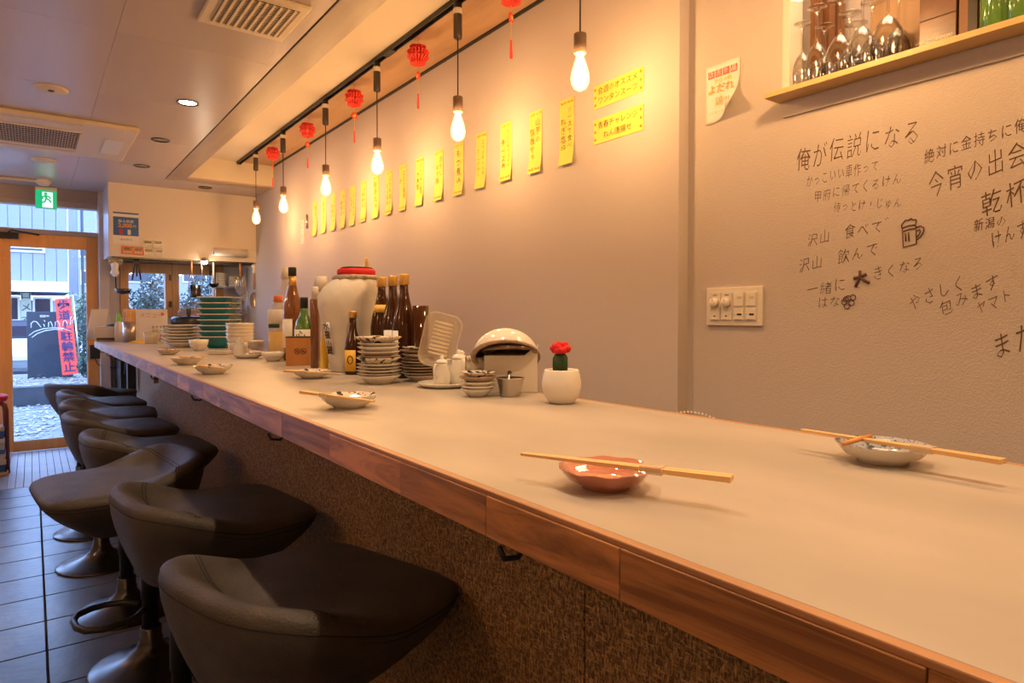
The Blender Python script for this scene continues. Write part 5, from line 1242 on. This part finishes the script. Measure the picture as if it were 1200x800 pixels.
for s in (-.02, 0, .018): MB().tube([(s*.4, 0, hz(305)), (s, 0, hz(318)), (s*1.8, 0, hz(327+abs(s)*200))], .007, 6).build('cord', 'black', t)
box('clip_body', (0, 0, hz(312)), (.05, .02, .04), 'black', t, .004)
t = hang('glove_bag', 'clear plastic strainer bag with crumpled pale cloth, hanging at the bulkhead left end', 'bag', 135)
MB().lathe([(.0001, -.012), (.05, -.008), (.062, 0), (.05, .008), (.0001, .012)], 24, T=Matrix.Translation((0, 0, hz(310))) @ Matrix.Rotation(PI/2, 4, 'X')).build('round_cover', 'plasticclear', t)
MB().lathe([(.0001, .05), (.03, .03), (.022, -.02), (.034, -.05), (.015, -.08), (.0001, -.085)], 14, c=(-.005, -.02, hz(318)), mod=lambda a, r, z: 1+.2*math.sin(3*a)).build('cloth', 'paper', t)
t = hang('sauce_pan', 'small dark steel pan hanging at the bulkhead left end', 'pan', 144)
MB().lathe([(.0001, -.05), (.05, -.04), (.07, 0), (.067, 0), (.048, -.035), (.0001, -.045)], 24, c=(0, 0, hz(341))).build('pan_body', 'gunmetal', t)
MB().tube([(-.055, 0, hz(340)), (-.06, 0, hz(325)), (-.04, 0, hz(305))], .006, 6).build('handle', 'black', t)
# clamp work lamp
p = at_y(239.5, 306, HR-0.05)
t = thing('work_lamp', 'small lit clamp lamp glowing under the bulkhead', 'lamp', p)
MB().lathe([(.0001, -.03), (.022, -.022), (.03, 0), (.022, .02), (.0001, .024)], 20).build('bulb', 'hotlamp', t)
MB().lathe([(.036, -.002), (.030, .022), (.014, .035), (.0001, .036)], 20).build('shade', 'steel', t)
l = lamp('work_lamp_light', 'POINT', (0, -.03, -.045), 1.5, (1, .8, .55), shadow_soft_size=.03); l.parent = t
# on the bulkhead front
def hood_at(px, py): return at_y(px, py, YHOOD-0.001)
a = hood_at(132, 247.5); b = hood_at(163, 287)
t = thing('drink_poster', 'blue and white offer poster with orange figures on the bulkhead', 'poster', ((a.x+b.x)/2, YHOOD-.002, (a.z+b.z)/2))
W_, H_ = b.x-a.x, a.z-b.z
box('paper', (0, 0, 0), (W_, .001, H_), 'paper', t)
M['posterblue'] = pm('poster_blue', (0.04, 0.13, 0.36), 0.5)
box('blue_field', (0, -.0008, H_*.06), (W_*.98, .0006, H_*.58), 'posterblue', t); box('top_line', (0, -.0008, H_*.47), (W_*.98, .0006, H_*.05), 'posterblue', t)
R_ = (1, 0, 0)
text('飲み放題', W_*.15, (0, -.001, H_*.21), R_, UP, 'paper', t, lift=.001, res=1); text('2,000', W_*.24, (-W_*.03, -.001, H_*.08), R_, UP, 'oink', t, off=.03, lift=.001)
text('円', W_*.13, (W_*.33, -.001, H_*.07), R_, UP, 'paper', t, lift=.001, res=1)
box('red_glass', (-W_*.2, -.0015, -H_*.12), (W_*.12, .0006, H_*.16), 'redcloth', t); box('white_glass', (W_*.12, -.0015, -H_*.12), (W_*.12, .0006, H_*.16), 'cer', t)
text('18:00から', W_*.12, (0, -.001, -H_*.36), R_, UP, 'ink', t, lift=.001, res=1)
def timer(px, py, mat, lab):
    p = hood_at(px, py); t = thing('kitchen_timer', lab, 'timer', (p.x, YHOOD-.001, p.z), 0, 'magnetic timers on the bulkhead')
    box('case', (0, -.009, 0), (.092 if mat == 'orange' else .078, .018, .070), mat, t, .006); box('display', (0, -.0185, .012), (.062, .001, .026), 'gunmetal', t)
    for k in (-1, 0, 1): box('button', (k*.022, -.0187, -.018), (.016, .002, .012), 'white' if mat == 'orange' else 'offwhite', t)
    text('0:00' if 0 else '05:00', .022, (0, -.0192, .012), R_, UP, 'blackplastic', t, lift=.0006, res=1)
timer(149.5, 293, 'orange', 'orange kitchen timer under the blue poster, left of two'); timer(162, 294, 'orange', 'orange kitchen timer under the blue poster, right of two')
timer(173, 285.5, 'whitep', 'white kitchen timer, upper left of the four'); timer(185, 286, 'whitep', 'white kitchen timer, upper right of the four')
timer(174, 295.3, 'whitep', 'white kitchen timer, lower left of the four beside the orange one'); timer(185.5, 296, 'whitep', 'white kitchen timer, lower right of the four')
a = hood_at(249, 294.8); b = hood_at(288, 297.5)
t = thing('wrap_roll', 'horizontal white paper roll in a holder on the bulkhead', 'paper roll', ((a.x+b.x)/2, YHOOD-.045, (a.z+b.z)/2))
L_ = b.x-a.x
MB().lathe([(.0001, -L_/2), (.038, -L_/2), (.038, L_/2), (.0001, L_/2)], 24, T=Matrix.Rotation(PI/2, 4, 'Y')).build('roll', 'white', t)
for s in (-1, 1): box('end_holder', (s*(L_/2+.006), .008, 0), (.010, .070, .070), 'offwhite', t, .004)
box('label', (L_/2+.06, .0435, 0), (.085, .002, .05), 'whitep', t)
# ------------------------------------------------------------------ left edge: stool with red seat, papers, wooden box
SX, SY = at_z(-7, 462, 0.47).xy
SY = 6.45; SX = -0.335
t = thing('wooden_stool', 'round red topped wooden stool at the left edge by the door', 'stool', (SX, SY, 0))
sz_ = at_y(5, 462, SY).z
MB().lathe([(.0001, sz_-.05), (.17, sz_-.05), (.18, sz_-.03), (.18, sz_-.008), (.165, sz_), (.0001, sz_+.004)], 36).build('seat', 'redcloth', t)
M['redwood'] = wood('reddish_bent_wood', (0.26, 0.06, 0.022), (0.17, 0.035, 0.014), 'Z', 12, 0.35)
for k in range(4):
    a = k*PI/2+PI*.02-.25; c, s = math.cos(a), math.sin(a)
    pts = [(.06*c, .06*s, sz_-.065), (.13*c, .13*s, sz_-.065), (.158*c, .158*s, sz_-.08), (.165*c, .165*s, sz_-.12), (.17*c, .17*s, 0.0)]
    MB().tube(pts, .020, 8).build('leg', 'redwood', t)
for k in range(16):
    o = MB().box((0, 0, 0), (.195, .215, .028)).build('magazine', ['paper', 'cergrey', 'offwhite', 'posterblue'][(k*7) % 4 if k % 5 else 3], None, .002)
    o.location = (-.275+random.uniform(-.008, .008), SY-.02+random.uniform(-.01, .01), .044+.0285*(k if k < 12 else 11)) if k < 12 else (-.60, SY-.05+.02*(k-12), .0145+.0285*(k-12))
    o.rotation_euler = (0, 0, random.uniform(-.05, .05))
    tag(o, 'magazine %s from the bottom under the red topped stool' % ORD[k].replace('nearest', 'first') if k < 12 else 'magazine %s from the floor, left of the red topped stool' % ORD[k-12].replace('nearest', 'first'), 'magazine', 'magazines by the left edge')
t = thing('wooden_crate', 'small pale wooden tray on the floor at the left edge under the magazines', 'crate', (-.27, SY-.02, 0))
box('bottom', (0, 0, .008), (.20, .22, .012), 'stick', t); 
for c, dd in (((.105, 0, .018), (.01, .24, .022)), ((-.105, 0, .018), (.01, .24, .022)), ((0, .115, .018), (.20, .01, .022)), ((0, -.115, .018), (.20, .01, .022))): box('side', c, dd, 'stick', t)
# electrics at the far end under the counter
p = at_y(111, 412, YD-0.03)
t = thing('wall_box', 'small black box with cable on the door post below the counter', 'electrical box', (p.x, YD-0.04, p.z))
box('housing', (0, .008, 0), (.085, .05, .13), 'black', t, .004)
MB().tube([(0, 0, -.065), (.02, -.02, -.12), (.10, -.05, -.15), (.20, -.10, -.16), (.24, -.2, -.17)], .004, 6).build('cable', 'black', t)
t = thing('power_unit', 'dark socket block with plugs below the far counter end', 'socket', (XP-0.05, Y1C-.12, ZT-.30))
box('block', (0, 0, 0), (.06, .08, .22), 'blackplastic', t, .004); box('plug', (-.02, -.02, .16), (.05, .05, .06), 'white', t, .006); MB().tube([(-.02, 0, .13), (-.04, -.02, .11), (-.05, -.01, .02)], .005, 6).build('cord', 'black', t)

# ------------------------------------------------------------------ outside
M['street'] = pm('wet_pavement', (0.14, 0.15, 0.17), 0.6, var=0.3, vscale=3, bump=0.4, bscale=20)
M['curbstone'] = pm('dark_stone', (0.04, 0.045, 0.055), 0.7, var=0.4, vscale=6, bump=0.6, bscale=12)
M['gravelbed'] = pm('gravel', (0.2, 0.19, 0.18), 0.9, var=0.5, vscale=40, bump=0.8, bscale=60)
M['leaf1'] = pm('fallen_leaf', (0.34, 0.29, 0.22), 0.8, var=0.3, vscale=5)
M['siding'] = pm('grey_siding', (0.22, 0.22, 0.25), 0.7, var=0.06, vscale=2)
M['facade'] = pm('cream_facade', (0.30, 0.30, 0.31), 0.8, var=0.08, vscale=1.5)
M['darkeave'] = pm('dark_eave', (0.07, 0.075, 0.09), 0.7)
M['darkglass'] = pm('dark_window_glass', (0.03, 0.03, 0.045), 0.1)
M['board'] = pm('chalkboard', (0.02, 0.03, 0.045), 0.5, var=0.3, vscale=3)
M['banner'] = pm('red_banner', (0.72, 0.06, 0.04), 0.7)
M['foliage'] = pm('dark_foliage', (0.022, 0.05, 0.03), 0.6, var=0.6, vscale=6)
M['foliage2'] = pm('light_foliage', (0.20, 0.30, 0.08), 0.6, var=0.5, vscale=6)
g = struct(bb('ground', -14, 16, YD+0.12, 40, -0.20, -0.05, 'street'))
gb = struct(bb('planting_bed', -7.6, 3.2, 11.75, 14.5, -0.05, 0.20, 'gravelbed'))
cbs = struct(thing('curb', None, None, (-4, 11.6, 0)))
for k in range(18): child(bb('curb_stone', -7.6+k*.6+.004, -7.6+k*.6+.596, 11.55, 11.75, -0.05, 0.22, 'curbstone', None, .01), cbs)
def scatter(name, n, x0, x1, y0, y1, z, mat, smin=.018, smax=.042, parent=None):
    mb = MB()
    for k in range(n):
        x, y = random.uniform(x0, x1), random.uniform(y0, y1); a = random.random()*6.3; s = random.uniform(smin, smax)
        c, q = math.cos(a)*s, math.sin(a)*s; h1, h2 = random.uniform(0, .02), random.uniform(0, .02)
        mb.add([(x-c, y-q, z+h1), (x-q*.6, y+c*.6, z+.006), (x+c, y+q, z+h2), (x+q*.6, y-c*.6, z+.008)], [(0, 1, 2, 3)])
    return mb.build(name, mat, parent)
tag(scatter('fallen_leaves', 2600, -1.5, 2.0, 8.3, 11.5, -0.045, 'leaf1'), 'pale fallen leaves scattered on the pavement beyond the door', 'leaves', kind='stuff')
tag(scatter('fallen_leaves', 1400, -1.5, 2.2, 11.8, 13.4, 0.205, 'leaf1'), 'pale fallen leaves on the raised gravel bed outside', 'leaves', kind='stuff')
# chalkboard sign
SYb = 13.3
a = at_y(31, 365, SYb); b = at_y(86, 441, SYb)
t = thing('chalkboard_sign', 'dark standing chalkboard sign outside behind the red banner', 'sign', ((a.x+b.x)/2, SYb, 0.2))
bw_, bh_ = b.x-a.x, a.z-0.2
box('board', (0, 0, bh_/2), (bw_, .04, bh_), 'board', t, .005)
text('営業中', bw_*.07, (-bw_*.12, -.021, bh_*.93), R_, UP, 'paper', t, lift=.002, res=1)
for s in (-1, 1): box('leg', (s*bw_*.4, .12, bh_*.3), (.03, .03, bh_*.6), 'black', t)
# red banner
BYb = 12.9
a = at_y(64, 350, BYb); b = at_y(83, 350, BYb); c = at_y(73, 439.5, BYb); 
t = thing('banner', 'tilted red vertical banner with dark lettering on the outside bed', 'banner', (a.x, BYb, a.z))
bw_ = b.x-a.x; dx = c.x-a.x; dz = c.z-a.z; L_ = math.hypot(dx, dz)
dn = Vector((dx/L_, 0, dz/L_)); rt = Vector((-dn.z, 0, dn.x))
vs = [rt*0, rt*bw_, rt*bw_+dn*L_, dn*L_]; vs = [tuple(v) for v in vs]
MB().add(vs+[(x, .01, z) for x, y, z in vs], [(0,1,2,3), (4,7,6,5), (0,4,5,1), (1,5,6,2), (2,6,7,3), (3,7,4,0)]).build('cloth', 'banner', t)
M['navyink'] = pm('navy_lettering', (0.02, 0.02, 0.08), 0.7)
for k, ch in enumerate('歩道上駐輪禁止'):
    text(ch, L_*.135, rt*bw_*.5+dn*(L_*(.09+.137*k))+Vector((0, -.004, 0)), rt, -dn, 'navyink', t, off=.015, lift=.003, res=1)
MB().tube([rt*(bw_+.03)+Vector((0, .02, .05)), rt*(bw_+.03)+dn*L_], .012, 6).build('pole', 'steel', t)
# facades
FY = 20.0
def fb(x0, x1, y0, y1, Y=FY): a = at_y(x0, y0, Y); b = at_y(x1, y1, Y); return a.x, b.x, b.z, a.z
bl = thing('building', 'pale grey two storey shop building across the street', 'building', (-2, FY, 0))
x0, x1, z0, z1 = fb(-620, 80, 180, 331)
for k in range(36):
    w_ = (x1-x0)/36; child(bb('siding_panel', x0+k*w_+.005, x0+(k+1)*w_-.005, FY, FY+3, z0, z1, 'siding'), bl)
child(bb('siding_backing', x0, x1, FY+.05, FY+2.9, z0, z1-.02, 'darkeave'), bl)
q = fb(-620, 81, 331, 343); child(bb('eave', q[0], q[1], FY-.6, FY+3, q[2], q[3], 'darkeave'), bl)
q = fb(-620, 79, 343, 470); child(bb('lower_wall', q[0], q[1], FY+.3, FY+3, -0.05, q[3], 'facade'), bl)
q = fb(-620, 80, 326, 331); child(bb('trim_band', q[0], q[1], FY-.3, FY, q[2], q[3], 'white'), bl)
def bwin(x0, x1, y0, y1, frame='white', Y=FY+.3, par=None, base=None):
    q = fb(x0, x1, y0, y1, Y); f = bb('window', q[0]-.05, q[1]+.05, Y-.04, Y, q[2]-.05, q[3]+.05, frame); child(f, par or bl)
    o = MB().box((0, 0, 0), (q[1]-q[0], .02, q[3]-q[2])).build('pane', 'darkglass', f); o.location = (0, -.03, 0)
bwin(-60, -20, 349, 374); bwin(-140, -100, 349, 374); bwin(-120, -40, 268, 292, 'white', FY); bwin(10, 21, 349, 374); bwin(41, 59, 350, 366); bwin(12, 50, 290, 294, 'white', FY)
M['cream_sign'] = pm('cream_shop_sign', (0.45, 0.45, 0.30), 0.7)
q = fb(24, 37, 343, 380, FY+.28); sg = child(bb('shop_sign', q[0], q[1], FY+.22, FY+.28, q[2], q[3], 'cream_sign'), bl)
its = [text(c_, .24, (0, -.035, .32-.3*k), R_, UP, 'navyink', None, 'g', lift=.005, res=1) for k, c_ in enumerate('ロメオ')]; join_text(its, 'lettering', sg, 'navyink')
q = fb(13, 30, 388, 398, 18.5)
vh = thing('parked_car', 'pale parked car seen low behind the chalkboard sign', 'car', (q[0]-1.2, 18.3, -0.05))
MB().box((1.0, 0, .55), (3.6, 1.6, .5)).build('body', 'white', vh, .12); MB().box((.9, 0, .98), (2.0, 1.4, .42)).build('cabin', 'darkglass', vh, .12)
for s in (-.2, 2.2): MB().lathe([(.0001, -.08), (.30, -.08), (.30, .08), (.0001, .08)], 20, T=Matrix.Translation((s, -.76, .30)) @ Matrix.Rotation(PI/2, 4, 'X')).build('wheel', 'black', vh)
b2 = thing('building', 'taller pale building beyond the alley right of the pole', 'building', (3, 27, 0))
q = fb(90, 300, 150, 420, 27); child(bb('wall', q[0], q[1], 27, 30, -.05, 12, 'facade'), b2)
for (x0, x1, y0, y1) in ((94, 101, 290, 300), (96, 102, 318, 332), (150, 175, 310, 330), (215, 240, 310, 330)): bwin(x0, x1, y0, y1, 'white', 27, b2)
b3 = thing('building', 'bluish building gap wall left of the utility pole', 'building', (1, 24, 0))
q = fb(81, 90, 150, 420, 24); child(bb('wall', q[0], q[1], 24, 26, -.05, 9, 'siding'), b3)
q = fb(84, 88, 150, 420, 17)
up = thing('utility_pole', 'pale utility pole beside the shop building', 'pole', ((q[0]+q[1])/2, 17, -.05))
MB().lathe([(.0001, 0), (.09, 0), (.075, 9), (.0001, 9)], 16).build('pole_shaft', 'siding', up)
MB().tube([(.16, 0, 0), (.16, 0, 9)], .03, 6).build('cable_pipe', 'darkeave', up)
# planting
def bush(label, x, y, h, r, n, mat, name='shrub', cat='shrub', zb=0.2, ls=.05):
    t = thing(name, label, cat, (x, y, zb)); random.seed(int(x*100)+int(y*10))
    for k in range(3): MB().tube([(0, 0, 0), (random.uniform(-.3, .3)*r, random.uniform(-.3, .3)*r, h*.6)], .015, 5).build('stem', 'darkeave', t)
    mb = MB()
    for k in range(n):
        u = random.random()*2*PI; v = random.uniform(-1, 1); q = random.random()**.4
        c = Vector((math.cos(u)*math.sqrt(1-v*v)*r*q, math.sin(u)*math.sqrt(1-v*v)*r*q, h*.55+v*h*.45*q))
        d1 = Vector((random.gauss(0, 1), random.gauss(0, 1), random.gauss(0, 1))).normalized()*ls*random.uniform(.6, 1.4); d2 = d1.orthogonal().normalized()*ls*.4
        mb.add([c-d1, c+d2, c+d1, c-d2], [(0, 1, 2, 3)])
    tag(mb.build('leaves', mat, t), kind='stuff')
p = at_y(97, 400, 13.0); bush('bushy dark green shrub right of the red banner outside', p.x+.12, 13.3, 1.45, .27, 1500, 'foliage', ls=.035)
p = at_y(92, 420, 12.6); bush('low blue green potted plant at the foot of the banner', p.x+.12, 12.4, .42, .16, 500, 'foliage', ls=.03)
p = at_y(90, 378, 12.3); bush('yellow green flowering shrub beside the banner', p.x+.05, 14.2, 1.5, .25, 500, 'foliage2', ls=.035)
for i, (px, Y) in enumerate(((160, 9.4), (172, 9.9), (186, 9.4), (214, 9.9), (230, 9.4), (246, 9.9))):
    p = at_y(px, 380, Y); bush(['dark evergreen at the left edge of the left kitchen window', 'tall evergreen in the middle of the left kitchen window', 'tall evergreen at the right of the left kitchen window', 'evergreen at the left of the right kitchen window', 'evergreen in the middle of the right kitchen window', 'evergreen at the right of the right kitchen window'][i], p.x, Y, 1.62+.2*(i % 3), .17, 1400, 'foliage', 'evergreen', 'tree', -.05, .035)
